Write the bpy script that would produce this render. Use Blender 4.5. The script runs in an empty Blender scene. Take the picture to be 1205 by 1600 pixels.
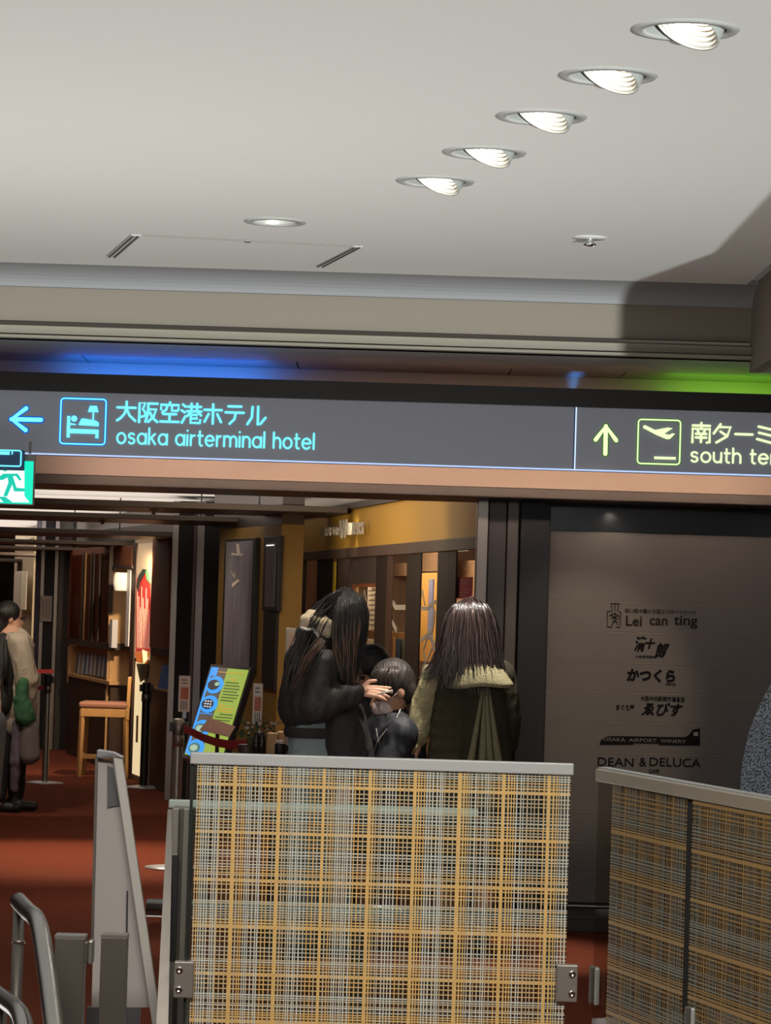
import bpy, bmesh, math, random
from mathutils import Vector, Matrix, noise
random.seed(7)
SC = bpy.context.scene
COL = SC.collection
PI = math.pi

# ------------------------------------------------------------------ camera
F = 4600.0          # focal length in pixels of the 1205 x 1600 frame
EYE = 1.55
PITCH = math.atan(145 / F)
ROLL = 0.030
HOR = 945.0
f0 = Vector((0, math.cos(PITCH), math.sin(PITCH)))
u0 = Vector((0, -math.sin(PITCH), math.cos(PITCH)))
r0 = Vector((1, 0, 0))
RV = r0 * math.cos(ROLL) + u0 * math.sin(ROLL)
UV = u0 * math.cos(ROLL) - r0 * math.sin(ROLL)
CP = Vector((0, 0, EYE))
cam_d = bpy.data.cameras.new('camera')
cam = bpy.data.objects.new('camera', cam_d)
COL.objects.link(cam)
SC.camera = cam
cam_d.sensor_fit = 'VERTICAL'
cam_d.sensor_height = 36
cam_d.lens = 36 * F / 1600
cam_d.clip_end = 200
M = Matrix((RV, UV, -f0)).transposed().to_4x4()
M.translation = CP
cam.matrix_world = M

# ------------------------------------------------------------------ world, exposure
wd = bpy.data.worlds.new('world'); SC.world = wd; wd.use_nodes = True
wd.node_tree.nodes['Background'].inputs[0].default_value = (1.0, .86, .74, 1)
wd.node_tree.nodes['Background'].inputs[1].default_value = 0.07
SC.view_settings.view_transform = 'Standard'
SC.view_settings.look = 'None'
SC.view_settings.exposure = 0.0
SC.view_settings.gamma = 1.0
SC.view_settings.use_curve_mapping = False

# ------------------------------------------------------------------ lights
def aim(o, d):
    o.rotation_euler = Vector(d).to_track_quat('-Z', 'Y').to_euler()
def area(name, loc, d, sx, sy, power, col=(1, 1, 1), rz=None, spread=None):
    l = bpy.data.lights.new(name, 'AREA'); l.shape = 'RECTANGLE'; l.size = sx; l.size_y = sy
    l.energy = power; l.color = col
    if spread: l.spread = spread
    o = bpy.data.objects.new(name, l); COL.objects.link(o); o.location = loc
    if rz is None: aim(o, d)
    else: o.rotation_euler = rz
    return o
def spot(name, loc, target, power, col, ang, blend=.5, size=.05):
    l = bpy.data.lights.new(name, 'SPOT'); l.energy = power; l.color = col
    l.spot_size = math.radians(ang); l.spot_blend = blend; l.shadow_soft_size = size
    o = bpy.data.objects.new(name, l); COL.objects.link(o); o.location = loc
    aim(o, Vector(target) - Vector(loc))
    return o
# uplight added out of view; an unseen blocker casts the slanting ceiling shadow
ang = math.atan(.2)
spot('added_ceiling_uplight', (1.39 + .2 * (10.6 + 12), -12, -2.4), (-.3, 10.4, 2.95), 25500, (.93, 1.0, .97), 25, .30, .16)
area('hall_floor_bounce', (-1.6, 9.2, .06), (.0, .05, 1), 4.5, 2.8, 60, (.97, .98, .92))
area('hall_key', (.0, 3.0, 2.55), (.0, .88, -.48), 2.0, .3, 20, (1, .94, .84), spread=1.5)
spot('downlight_wall', (.86, 11.3, 2.9), (.97, 14.3, 1.13), 165, (1, .80, .56), 21, .6, .05)
spot('opening_spot_a', (.42, 12.93, 2.60), (.38, 13.10, 1.2), 210, (1, .94, .84), 42, .6, .03)
spot('opening_spot_b', (-.22, 12.90, 2.60), (-.22, 13.1, 1.1), 60, (1, .90, .74), 42, .6, .03)
area('sign_back_light', (.2, 13.42, 2.215), (0, 1, -.2), 3.4, .03, 6.2, (1, .74, .58), spread=2.0)
area('sign_top_blue', (-1.05, 13.85, 2.50), (0, 0, 1), .95, .35, 11, (.0, .17, 1))
area('sign_top_blue_b', (.87, 13.8, 2.56), (0, 0, 1), .02, .4, .5, (.05, .3, 1), spread=1.0)
area('sign_top_green', (1.62, 13.85, 2.50), (0, 0, 1), .62, .35, 2.4, (.22, 1, .03))
spot('header_spot', (1.10, 14.16, 2.035), (1.10, 14.31, 1.86), .8, (1, .85, .65), 100, .8, .01)
for i, (x, y) in enumerate([(-.6, 17.2), (-1.4, 21.2), (-2.4, 25.2), (-3.3, 29.2), (-4.0, 33.2), (-5, 37.2)]):
    area('corridor_ceiling_fill', (x, y, 2.20), (0, 0, 1), 3.0, 3.9, 48, (1, .92, .84))  # unseen upward panels added to brighten the corridor ceiling
spot('corridor_spot_near', (-1.45, 17.9, 2.05), (-1.40, 17.6, 0), 90, (1, .8, .58), 75, .5, .04)
spot('corridor_spot_stand', (-.55, 14.9, 2.02), (-.75, 14.3, 0), 34, (1, .82, .6), 80, .6, .04)
spot('corridor_spot_left', (-2.0, 17.4, 2.05), (-2.0, 17.3, 0), 130, (1, .8, .58), 80, .6, .04)
spot('corridor_spot_chair', (-2.0, 24.2, 2.0), (-2.75, 26.4, .7), 200, (1, .76, .48), 66, .6, .04)
spot('corridor_spot_far', (-3.3, 30.5, 2.0), (-3.7, 33, .8), 260, (1, .8, .55), 80, .6, .04)
spot('corridor_spot_walker', (-2.7, 19.8, 2.1), (-2.65, 21, 1.0), 50, (1, .86, .68), 60, .6, .04)
spot('facade_spot', (-.30, 18.72, 2.12), (-.2, 18.95, 1.90), 3.0, (1, .88, .6), 100, .9, .015)
spot('facade_letter_spot', (-.75, 18.9, 1.9), (-.3, 19.4, 1.98), 6, (1, .88, .66), 50, .8, .02)
area('facade_wash', (-1.0, 17.2, 1.9), (.9, .55, .06), 1.6, .3, 13, (1, .82, .55))
spot('facade_lamp_near', (-.25, 15.9, 2.05), (.25, 16.2, 1.9), 5, (1, .82, .5), 110, .8, .05)
area('winery_fill_panel', (.05, 18.8, 2.05), (.98, .16, -.55), 6.5, .2, 75, (1, .80, .56), spread=2.6)  # panel added behind the glass to brighten the interior
area('winery_ceiling_light', (1.3, 18.8, 2.25), (0, 0, -1), .9, 4.5, 60, (1, .80, .56))
spot('poster_wash', (-2.0, 20.7, 1.95), (-1.15, 21.2, 1.3), 12, (1, .82, .58), 90, .8, .05)

# ------------------------------------------------------------------ pixel -> place
def ray(px, py):
    return f0 + RV * ((px - 602.5) / F) - UV * ((py - 800) / F)
def W(px, py, y):
    r = ray(px, py); return CP + r * (y / r.y)
def onZ(px, py, z):
    r = ray(px, py); return CP + r * ((z - EYE) / r.z)
class Wall:                       # a vertical plane that recedes along the corridor
    def __init__(s, px0, d0, slope):
        p = W(px0, 945, d0); s.o = Vector((p.x, p.y, 0))
        s.t = Vector((slope, 1, 0)).normalized()       # away from the camera
        s.n = Vector((-s.t.y, s.t.x, 0))               # towards the corridor (left)
    def hit(s, px, py, off=0.0):
        r = ray(px, py); o = s.o + s.n * off
        return CP + r * ((o - CP).dot(s.n) / r.dot(s.n))
W2 = Wall(742, 15.0, -.168)       # winery facade
W1 = Wall(742, 15.0, -.253)       # shop fronts further down

# ------------------------------------------------------------------ materials
MATS = {}
def mat(name, col, rough=.5, metal=0, bump=0, bscale=40, vary=0, vscale=6, emit=None, es=1, stretch=None, spec=None, coat=0):
    if name in MATS: return MATS[name]
    m = bpy.data.materials.new(name); m.use_nodes = True; nt = m.node_tree; b = nt.nodes['Principled BSDF']
    b.inputs['Base Color'].default_value = (*col, 1); b.inputs['Roughness'].default_value = rough; b.inputs['Metallic'].default_value = metal
    if spec is not None: b.inputs['Specular IOR Level'].default_value = spec
    if coat: b.inputs['Coat Weight'].default_value = coat; b.inputs['Coat Roughness'].default_value = .1
    if bump or vary:
        tc = nt.nodes.new('ShaderNodeTexCoord'); mp = nt.nodes.new('ShaderNodeMapping'); nt.links.new(tc.outputs['Object'], mp.inputs[0])
        if stretch: mp.inputs['Scale'].default_value = stretch
        if vary:
            n = nt.nodes.new('ShaderNodeTexNoise'); n.inputs['Scale'].default_value = vscale; n.inputs['Detail'].default_value = 5
            nt.links.new(mp.outputs[0], n.inputs['Vector'])
            mx = nt.nodes.new('ShaderNodeMix'); mx.data_type = 'RGBA'
            mx.inputs[6].default_value = (*[c * (1 - vary) for c in col], 1); mx.inputs[7].default_value = (*[min(1, c * (1 + vary)) for c in col], 1)
            nt.links.new(n.outputs['Fac'], mx.inputs[0]); nt.links.new(mx.outputs[2], b.inputs['Base Color'])
        if bump:
            n2 = nt.nodes.new('ShaderNodeTexNoise'); n2.inputs['Scale'].default_value = bscale; n2.inputs['Detail'].default_value = 4
            nt.links.new(mp.outputs[0], n2.inputs['Vector'])
            bp = nt.nodes.new('ShaderNodeBump'); bp.inputs['Strength'].default_value = bump; bp.inputs['Distance'].default_value = .01
            nt.links.new(n2.outputs['Fac'], bp.inputs['Height']); nt.links.new(bp.outputs[0], b.inputs['Normal'])
    if emit: b.inputs['Emission Color'].default_value = (*emit, 1); b.inputs['Emission Strength'].default_value = es
    MATS[name] = m
    return m
def emat(name, col, s=1.0):
    return mat(name, (.02, .02, .02), .6, emit=col, es=s)
def glass(name, tint=(.9, .95, .93), refl=.10, rough=.02):
    if name in MATS: return MATS[name]
    m = bpy.data.materials.new(name); m.use_nodes = True; nt = m.node_tree; nt.nodes.clear()
    o = nt.nodes.new('ShaderNodeOutputMaterial'); mx = nt.nodes.new('ShaderNodeMixShader'); t = nt.nodes.new('ShaderNodeBsdfTransparent'); g = nt.nodes.new('ShaderNodeBsdfGlossy')
    t.inputs[0].default_value = (*tint, 1); g.inputs['Roughness'].default_value = rough
    fr = nt.nodes.new('ShaderNodeLayerWeight'); fr.inputs[0].default_value = .35
    mr = nt.nodes.new('ShaderNodeMapRange'); mr.inputs[3].default_value = refl * .4; mr.inputs[4].default_value = min(1, refl * 4)
    nt.links.new(fr.outputs['Facing'], mr.inputs[0]); nt.links.new(mr.outputs[0], mx.inputs[0])
    nt.links.new(t.outputs[0], mx.inputs[1]); nt.links.new(g.outputs[0], mx.inputs[2]); nt.links.new(mx.outputs[0], o.inputs[0])
    MATS[name] = m
    return m
ceil_m = mat('ceiling_plaster', (.80, .79, .76), .9, bump=.05, bscale=160)
fascia_m = mat('fascia_plaster', (.235, .20, .165), .85, bump=.05, bscale=120)
fascia2_m = mat('fascia_light', (.30, .27, .22), .8)
soffit_m = mat('soffit_grey', (.30, .28, .26), .6)
bronze_ceiling = mat('bronze_ceiling_panel', (.12, .075, .062), .32, .15, spec=.6)
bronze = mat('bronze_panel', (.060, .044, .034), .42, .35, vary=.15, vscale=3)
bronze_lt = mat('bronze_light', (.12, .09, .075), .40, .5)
black = mat('black_panel', (.008, .008, .010), .45)
navy = mat('navy_black_panel', (.008, .010, .015), .55, spec=.3)
sign_m = mat('sign_face', (.24, .25, .29), .55, emit=(.82, .86, 1.0), es=.075)  # faint glow put into the face colour to brighten it
steel = mat('brushed_steel', (.36, .34, .31), .34, .85, bump=.06, bscale=60, stretch=(1, 1, .05))
steel_dk = mat('brushed_steel_dark', (.17, .155, .14), .38, .8, bump=.05, bscale=60, stretch=(1, 1, .05))
steel_lt = mat('satin_rail', (.50, .51, .52), .38, .5)
chrome = mat('chrome', (.62, .62, .62), .12, 1)
tube_m = mat('handrail_steel', (.30, .29, .28), .22, 1)
white_met = mat('white_metal', (.55, .54, .52), .5)
carpet = mat('carpet', (.185, .044, .022), .95, bump=.5, bscale=260, vary=.25, vscale=45, spec=.1)
wallboard = mat('grey_brown_board', (.098, .086, .082), .5, vary=.05, vscale=9)
wall_dark = mat('grey_dark_board', (.085, .078, .076), .5)
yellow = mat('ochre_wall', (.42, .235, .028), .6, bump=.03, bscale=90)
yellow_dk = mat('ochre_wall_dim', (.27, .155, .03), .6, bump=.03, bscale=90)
brown_wood = mat('red_brown_wood', (.19, .062, .026), .6, spec=.2, vary=.35, vscale=10, stretch=(1, 1, .12))
dk_wood = mat('dark_wood', (.050, .022, .013), .5, vary=.3, vscale=10, stretch=(1, 1, .12))
mull_m = mat('window_mullion_dark', (.022, .013, .009), .6, spec=.15)
mull_lt = mat('window_trim_brown', (.09, .06, .048), .5, spec=.2)
oak = mat('oak_wood', (.50, .27, .10), .45, vary=.25, vscale=14, stretch=(1, 1, .15))
pine = mat('pine_wood', (.62, .36, .15), .5, vary=.2, vscale=12, stretch=(1, 1, .2))
cream = mat('cream_wall', (.62, .50, .34), .7)
clear = glass('clear_glass')
dim_glass = glass('dim_glass', (.85, .83, .80), .035)
blue_e = emat('sign_letter_cyan', (.17, .88, 1.0), 1.3)
halo_b = emat('sign_letter_blue_edge', (.0, .12, .62), .95)
green_e = emat('sign_letter_green_white', (.80, 1.0, .52), 1.2)
halo_g = emat('sign_letter_green_edge', (.05, .20, .012), .8)
line_e = emat('sign_edge_light', (.45, .60, 1.0), 1.2)

# ------------------------------------------------------------------ object helpers
ORG = {}
def link(o): COL.objects.link(o); return o
def thing(name, label, cat, loc, group=None):
    o = link(bpy.data.objects.new(name, None)); o.location = loc; ORG[o.name] = Vector(loc)
    o.empty_display_size = .1
    tagit(o, label, cat, group); return o
def tagit(o, label, cat, group=None):
    o['label'] = label; o['category'] = cat
    if group: o['group'] = group
    return o
class MB:
    def __init__(s): s.v = []; s.f = []; s.sm = []
    def add(s, v, f, smooth=False):
        n = len(s.v); s.v += [Vector(p) for p in v]; s.f += [[i + n for i in q] for q in f]; s.sm += [smooth] * len(f); return s
    def box(s, a, b):
        x0, y0, z0 = a; x1, y1, z1 = b
        if x0 > x1: x0, x1 = x1, x0
        if y0 > y1: y0, y1 = y1, y0
        if z0 > z1: z0, z1 = z1, z0
        return s.hexa([(x0, y0, z0), (x1, y0, z0), (x1, y1, z0), (x0, y1, z0), (x0, y0, z1), (x1, y0, z1), (x1, y1, z1), (x0, y1, z1)])
    def hexa(s, v):
        return s.add(v, [(0, 3, 2, 1), (4, 5, 6, 7), (0, 1, 5, 4), (1, 2, 6, 5), (2, 3, 7, 6), (3, 0, 4, 7)])
    def fr(s, x0, x1, y0, y1, d, th=.02):              # upright frontal box seen between these pixel bounds
        c = W((x0 + x1) / 2, (y0 + y1) / 2, d); w = (x1 - x0) * d / F / 2; h = (y1 - y0) * d / F / 2
        return s.box((c.x - w, d, c.z - h), (c.x + w, d + th, c.z + h))
    def wl(s, wall, x0, x1, y0, y1, off=0, th=.02):    # box on a receding wall between pixel bounds (y at the middle)
        ym = (y0 + y1) / 2; a = wall.hit(x0, ym, off); b = wall.hit(x1, ym, off); xm = (x0 + x1) / 2
        z1 = wall.hit(xm, y0, off).z; z0 = wall.hit(xm, y1, off).z
        return s.wz(wall, a, b, z0, z1, th)
    def wz(s, wall, a, b, z0, z1, th):
        k = -wall.n * th
        q = [Vector((a.x, a.y, 0)), Vector((b.x, b.y, 0)), Vector((b.x, b.y, 0)) + k, Vector((a.x, a.y, 0)) + k]
        return s.hexa([p + Vector((0, 0, z0)) for p in q] + [p + Vector((0, 0, z1)) for p in q])
    def bar(s, p, q, w, h, up=(0, 0, 1)):
        p = Vector(p); q = Vector(q); d = (q - p).normalized(); up = Vector(up)
        sx = d.cross(up)
        if sx.length < 1e-4: sx = d.cross(Vector((0, 1, 0)))
        sx.normalize(); sy = sx.cross(d).normalized()
        r = [sx * (w / 2 * i) + sy * (h / 2 * j) for i, j in ((-1, -1), (1, -1), (1, 1), (-1, 1))]
        return s.hexa([p + k for k in r] + [q + k for k in r])
    def tube(s, pts, r, n=12, caps=True, smooth=True):
        pts = [Vector(p) for p in pts]; rs = r if isinstance(r, (list, tuple)) else [r] * len(pts)
        base = len(s.v); up = None; V = []
        for i, p in enumerate(pts):
            t = (pts[min(i + 1, len(pts) - 1)] - pts[max(i - 1, 0)])
            t = t.normalized() if t.length > 1e-9 else Vector((0, 0, 1))
            if up is None: up = Vector((0, 0, 1)) if abs(t.z) < .9 else Vector((0, 1, 0))
            a = t.cross(up)
            if a.length < 1e-5: a = t.cross(Vector((1, 0, 0)))
            a.normalize(); b = a.cross(t).normalized(); up = b
            for k in range(n):
                an = 2 * PI * k / n; V.append(p + (a * math.cos(an) + b * math.sin(an)) * rs[i])
        fs = []
        for i in range(len(pts) - 1):
            for k in range(n):
                k2 = (k + 1) % n; fs.append((i * n + k, i * n + k2, (i + 1) * n + k2, (i + 1) * n + k))
        s.add(V, fs, smooth)
        if caps:
            for i, rev in ((0, True), (len(pts) - 1, False)):
                q = [base + i * n + k for k in range(n)]
                s.f.append(q[::-1] if rev else q); s.sm.append(False)
        return s
    def lathe(s, c, prof, n=24, axis=(0, 0, 1), smooth=True):
        c = Vector(c); ax = Vector(axis).normalized(); a = ax.orthogonal().normalized(); b = ax.cross(a)
        V = []; fs = []
        for r, h in prof:
            for k in range(n):
                an = 2 * PI * k / n; V.append(c + ax * h + (a * math.cos(an) + b * math.sin(an)) * r)
        for i in range(len(prof) - 1):
            for k in range(n):
                k2 = (k + 1) % n; fs.append((i * n + k, i * n + k2, (i + 1) * n + k2, (i + 1) * n + k))
        return s.add(V, fs, smooth)
    def ball(s, c, r, nu=12, nv=8, m=None):
        c = Vector(c); rr = r if isinstance(r, (tuple, list)) else (r, r, r)
        V = []; fs = []
        for j in range(nv + 1):
            th = PI * j / nv
            for i in range(nu):
                ph = 2 * PI * i / nu
                p = Vector((rr[0] * math.sin(th) * math.cos(ph), rr[1] * math.sin(th) * math.sin(ph), rr[2] * math.cos(th)))
                V.append(c + (m @ p if m else p))
        for j in range(nv):
            for i in range(nu):
                i2 = (i + 1) % nu; fs.append((j * nu + i, (j + 1) * nu + i, (j + 1) * nu + i2, j * nu + i2))
        return s.add(V, fs, True)
    def poly(s, P, d, th=.004):                        # pixel outline at depth d, extruded backwards
        q = [W(x, y, d) for x, y in P]; n = len(q)
        return s.add(q + [p + Vector((0, th, 0)) for p in q], [list(range(n)), list(range(2 * n - 1, n - 1, -1))] + [(i, (i + 1) % n, n + (i + 1) % n, n + i) for i in range(n)])
    def plate(s, q, k):                                # any planar outline, extruded by vector k
        q = [Vector(p) for p in q]; n = len(q); k = Vector(k)
        return s.add(q + [p + k for p in q], [list(range(n)), list(range(2 * n - 1, n - 1, -1))] + [(i, (i + 1) % n, n + (i + 1) % n, n + i) for i in range(n)])
    def build(s, name, m, parent=None, bev=0, label=None, kind=None):
        me = bpy.data.meshes.new(name)
        if parent is not None: org = ORG[parent.name]
        else:
            xs = [p.x for p in s.v]; ys = [p.y for p in s.v]; zs = [p.z for p in s.v]
            org = Vector(((min(xs) + max(xs)) / 2, (min(ys) + max(ys)) / 2, min(zs)))
        me.from_pydata([p - org for p in s.v], [], s.f)
        bm = bmesh.new(); bm.from_mesh(me)
        bmesh.ops.recalc_face_normals(bm, faces=bm.faces); bm.to_mesh(me); bm.free()
        if len(me.polygons) == len(s.sm): me.polygons.foreach_set('use_smooth', s.sm)
        me.materials.append(m)
        o = link(bpy.data.objects.new(name, me))
        if parent is not None: o.parent = parent
        else: o.location = org
        ORG[o.name] = org
        if bev:
            b = o.modifiers.new('bevel', 'BEVEL'); b.width = bev; b.segments = 2; b.limit_method = 'ANGLE'
        if label: o['label'] = label
        if kind: o['kind'] = kind
        return o
def struct(mb, name, m, parent=None, bev=0):
    o = mb.build(name, m, parent, bev)
    if parent is None: o['kind'] = 'structure'
    return o
def baked(o, parent=None):                             # apply an object's modifiers
    dg = bpy.context.evaluated_depsgraph_get(); dg.update()
    me = bpy.data.meshes.new_from_object(o.evaluated_get(dg)); o.modifiers.clear(); o.data = me; return o
# ---- stroke lettering: rounded strokes in a unit box
def arc(cx, cy, rx, ry, a0, a1, n=10):
    return [(cx + rx * math.cos(math.radians(a0 + (a1 - a0) * i / n)), cy + ry * math.sin(math.radians(a0 + (a1 - a0) * i / n))) for i in range(n + 1)]
GL = {
 'o': (1.0, [arc(.5, .5, .5, .5, 0, 360, 18)]),
 'a': (1.0, [arc(.5, .5, .5, .5, 0, 360, 18), [(1, 1), (1, 0)]]),
 's': (.75, [arc(.37, .76, .33, .24, 30, 250, 8) + arc(.37, .26, .35, .26, 80, -150, 8)]),
 'k': (.8, [[(0, 0), (0, 1.55)], [(.7, 1), (0, .42)], [(.28, .6), (.75, 0)]]),
 'i': (.05, [[(0, 0), (0, 1)], [(0, 1.42), (0, 1.44)]]),
 'r': (.5, [[(0, 0), (0, 1)], arc(.42, .55, .42, .42, 180, 85, 6)]),
 't': (.55, [[(.2, 1.4), (.2, .3)] + arc(.45, .27, .25, .27, 180, 280, 6), [(0, .97), (.55, .97)]]),
 'e': (1.0, [[(.03, .52), (.98, .52)] + arc(.5, .5, .5, .5, 0, 315, 16)]),
 'm': (1.5, [[(0, 0), (0, 1)], arc(.375, .6, .375, .4, 180, 0, 8) + [(.75, 0)], arc(1.125, .6, .375, .4, 180, 0, 8) + [(1.5, 0)]]),
 'n': (.82, [[(0, 0), (0, 1)], arc(.41, .58, .41, .42, 180, 0, 8) + [(.82, 0)]]),
 'h': (.82, [[(0, 0), (0, 1.5)], arc(.41, .58, .41, .42, 180, 0, 8) + [(.82, 0)]]),
 'u': (.82, [[(0, 1)] + arc(.41, .42, .41, .42, 180, 360, 8) + [(.82, 1)], [(.82, 1), (.82, 0)]]),
 'l': (.05, [[(0, 0), (0, 1.5)]]), ' ': (.35, []),
}
KJ = {
 '大': [[(.8, 6.8), (9.2, 6.8)], [(5, 9.5), (5, 6.8), (4.2, 4), (2.5, 2), (.8, .8)], [(5.2, 6), (6.5, 3.2), (9.2, .8)]],
 '阪': [[(1, .3), (1, 9.2), (3.6, 9.2), (2.6, 6.3), (3.8, 4.8), (3.5, 3.2), (2, 2.8)], [(5, 9), (9.3, 9)], [(5, 9), (5, 4.5), (3.9, .6)], [(5, 6.3), (8.7, 6.3), (7.6, 3), (5.2, .6)], [(5.9, 4.8), (7.2, 2.4), (9.4, .6)]],
 '空': [[(5, 9.8), (5, 8.6)], [(1, 6.6), (1, 8.6), (9, 8.6), (9, 6.6)], [(3.8, 8.3), (3.4, 6.4), (1.6, 5.2)], [(6, 8.3), (6, 6), (8.6, 6)], [(2, 4.4), (8, 4.4)], [(5, 4.4), (5, .9)], [(.8, .9), (9.2, .9)]],
 '港': [[(1, 9), (2.3, 8)], [(.5, 6.3), (1.9, 5.4)], [(.7, .6), (2.3, 3.6)], [(3.4, 8.1), (9.4, 8.1)], [(5, 9.5), (5, 6)], [(7.6, 9.5), (7.6, 6)], [(3, 6), (9.6, 6)], [(5, 6), (3.2, 3.8)], [(7.8, 6), (9.5, 4.2)], [(4.8, 4.4), (7.6, 4.4), (7.6, 2.7), (4.8, 2.7)], [(4.8, 4.4), (4.8, .7), (9, .7), (9.2, 2)]],
 'ホ': [[(1, 6.9), (9, 6.9)], [(5, 9.5), (5, .6)], [(3, 5), (1.2, 1.4)], [(7, 5), (8.8, 1.4)]],
 'テ': [[(2, 8.8), (8, 8.8)], [(.8, 6), (9.2, 6)], [(5.5, 6), (5, 3), (2.8, .8)]],
 'ル': [[(3.2, 8.8), (3, 4), (1, .8)], [(5.8, 9), (5.8, .9), (7, 1.1), (9.3, 4)]],
 '南': [[(1, 8.6), (9, 8.6)], [(5, 9.9), (5, 7)], [(1, .4), (1, 7), (9, 7), (9, .6), (7.8, .4)], [(3.4, 6.2), (3.9, 4.9)], [(6.6, 6.2), (6.1, 4.9)], [(2.6, 4.6), (7.4, 4.6)], [(2.6, 2.8), (7.4, 2.8)], [(5, 4.6), (5, .6)]],
 'タ': [[(4, 9.6), (.9, 5)], [(3.6, 8.2), (8.6, 8.2), (7.2, 3.8), (2.2, .6)], [(4, 6), (7, 4)]],
 'ー': [[(1, 5), (9, 5)]],
 'ミ': [[(1.8, 9), (8.2, 7.6)], [(2, 6), (7.4, 4.8)], [(1.2, 2.9), (8.6, 1)]],
 'ナ': [[(.8, 6.4), (9.2, 6.4)], [(5.2, 9.5), (5, 4), (2.4, .8)]],
}
def strokes(paths, name, m, parent, y, r):
    mb = MB()
    for p in paths:
        pts = [Vector((a, y, b)) for a, b in p]
        mb.tube(pts, r, 8, caps=False)
        for q in (pts[0], pts[-1]): mb.ball(q, r, 8, 6)
        for q in pts[1:-1]:
            if len(pts) < 7: mb.ball(q, r, 8, 6)
    for v in mb.v: v.y = y + (v.y - y) * .25
    return mb.build(name, m, parent)
def write_round(text, x0, x1, z0, xh, y, r, m, mh, parent, name='letter'):
    nat = 0; gap = .38; P = []
    for ch in text:
        w, st = GL[ch]
        if st: P.append([[(a + nat, b) for a, b in s] for s in st])
        nat += w + gap
    nat -= gap
    k = (x1 - x0) / nat
    for g in P:
        g = [[(x0 + a * k, z0 + b * xh) for a, b in s] for s in g]
        o = strokes(g, name, m, parent, y, r); strokes(g, name + '_edge', mh, o, y + .006, r * 2.0)
def write_kanji(text, x0, x1, z0, h, y, r, m, mh, parent, name='letter'):
    cw = (x1 - x0) / len(text)
    for i, ch in enumerate(text):
        P = [[(x0 + i * cw + a / 10 * cw, z0 + b / 10 * h) for a, b in s] for s in KJ[ch]]
        o = strokes(P, name, m, parent, y, r); strokes(P, name + '_edge', mh, o, y + .006, r * 1.9)
def text_mb(s, a, b, hgt, extr=.002, offset=0.0, shear=0, xdir=None, up=None):
    """flat printed words between points a and b (baseline), letter height hgt"""
    c = bpy.data.curves.new('tx', 'FONT'); c.body = s; c.offset = offset; c.shear = shear; c.resolution_u = 3
    o = link(bpy.data.objects.new('tx', c)); dg = bpy.context.evaluated_depsgraph_get(); dg.update()
    me = bpy.data.meshes.new_from_object(o.evaluated_get(dg)); bpy.data.objects.remove(o)
    xs = [v.co.x for v in me.vertices]; ys = [v.co.y for v in me.vertices]
    x0, x1, y0, y1 = min(xs), max(xs), min(ys), max(ys)
    a = Vector(a); b = Vector(b); ux = b - a; uz = Vector(up or (0, 0, 1)) * hgt
    nrm = ux.cross(uz).normalized() * -1
    mb = MB()
    V = [a + ux * ((v.co.x - x0) / (x1 - x0)) + uz * ((v.co.y - y0) / (y1 - y0)) for v in me.vertices]
    mb.add(V, [list(p.vertices) for p in me.polygons])
    if extr > .0025:
        mb2 = MB(); mb2.add([v + nrm * extr for v in V], [list(p.vertices) for p in me.polygons])
        bmx = bmesh.new(); bmx.from_mesh(me); n = len(V)
        side = [tuple(v.index for v in e.verts) for e in bmx.edges if len(e.link_faces) == 1]; bmx.free()
        mb.add([v for v in mb2.v], [list(p.vertices) for p in me.polygons])
        for i, j in side: mb.f.append([i, j, n + j, n + i]); mb.sm.append(False)
    bpy.data.meshes.remove(me)
    return mb
# ---- organic bodies: overlapping tapered volumes merged into one continuous skin
def blob(name, prims, m, parent=None, vox=.012, smooth=6, fold=0, fscale=.08, seed=0):
    mb = MB()
    for p in prims:
        if p[0] == 'c':
            a, b, ra, rb = Vector(p[1]), Vector(p[2]), p[3], p[4]
            n = max(2, int((b - a).length / (min(ra, rb) * .5)) + 1)
            for i in range(n + 1):
                t = i / n; mb.ball(a.lerp(b, t), ra + (rb - ra) * t, 12, 8)
        else:
            mb.ball(p[1], p[2], 20, 14, p[3] if len(p) > 3 else None)
    o = mb.build(name, m, parent)
    r = o.modifiers.new('r', 'REMESH'); r.mode = 'VOXEL'; r.voxel_size = vox; r.use_smooth_shade = True
    if smooth:
        s = o.modifiers.new('s', 'SMOOTH'); s.iterations = smooth; s.factor = .5
    baked(o)
    if fold:
        me = o.data; rnd = Vector((seed * 3.1, seed * 1.7, 0))
        ns = [v.normal.copy() for v in me.vertices]
        for v, nn in zip(me.vertices, ns):
            q = v.co / fscale + rnd; q.z *= .45
            a = noise.noise(q); b = 1 - abs(noise.noise(q * 1.7 + Vector((5, 2, 1)))) * 2
            v.co += nn * fold * (a * .7 + b * .5)
    for p in o.data.polygons: p.use_smooth = True
    o.data.materials.clear(); o.data.materials.append(m)
    return o
def frame_m(f, up=(0, 0, 1)):
    f = Vector(f).normalized(); x = f.cross(Vector(up)).normalized(); z = x.cross(f).normalized()
    return Matrix((x, f, z)).transposed()               # local x = right, y = forward, z = up
def head_prims(c, f, k=1.0):
    c = Vector(c); m = frame_m(f); P = []
    def L(x, y, z): return c + m @ Vector((x, y, z)) * k
    P.append(('e', L(0, -.012, .025), (.074 * k, .090 * k, .088 * k), m))
    P.append(('e', L(0, .018, -.035), (.060 * k, .068 * k, .078 * k), m))
    P.append(('e', L(0, .045, -.085), (.032 * k, .030 * k, .022 * k), m))
    P.append(('c', L(0, .085, .005), L(0, .104, -.028), .008 * k, .013 * k))
    P.append(('c', L(-.018, .084, -.058), L(.018, .084, -.058), .008 * k, .008 * k))
    for s in (-1, 1):
        P.append(('e', L(s * .077, -.008, -.01), (.010 * k, .020 * k, .032 * k), m))
    return P
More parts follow.
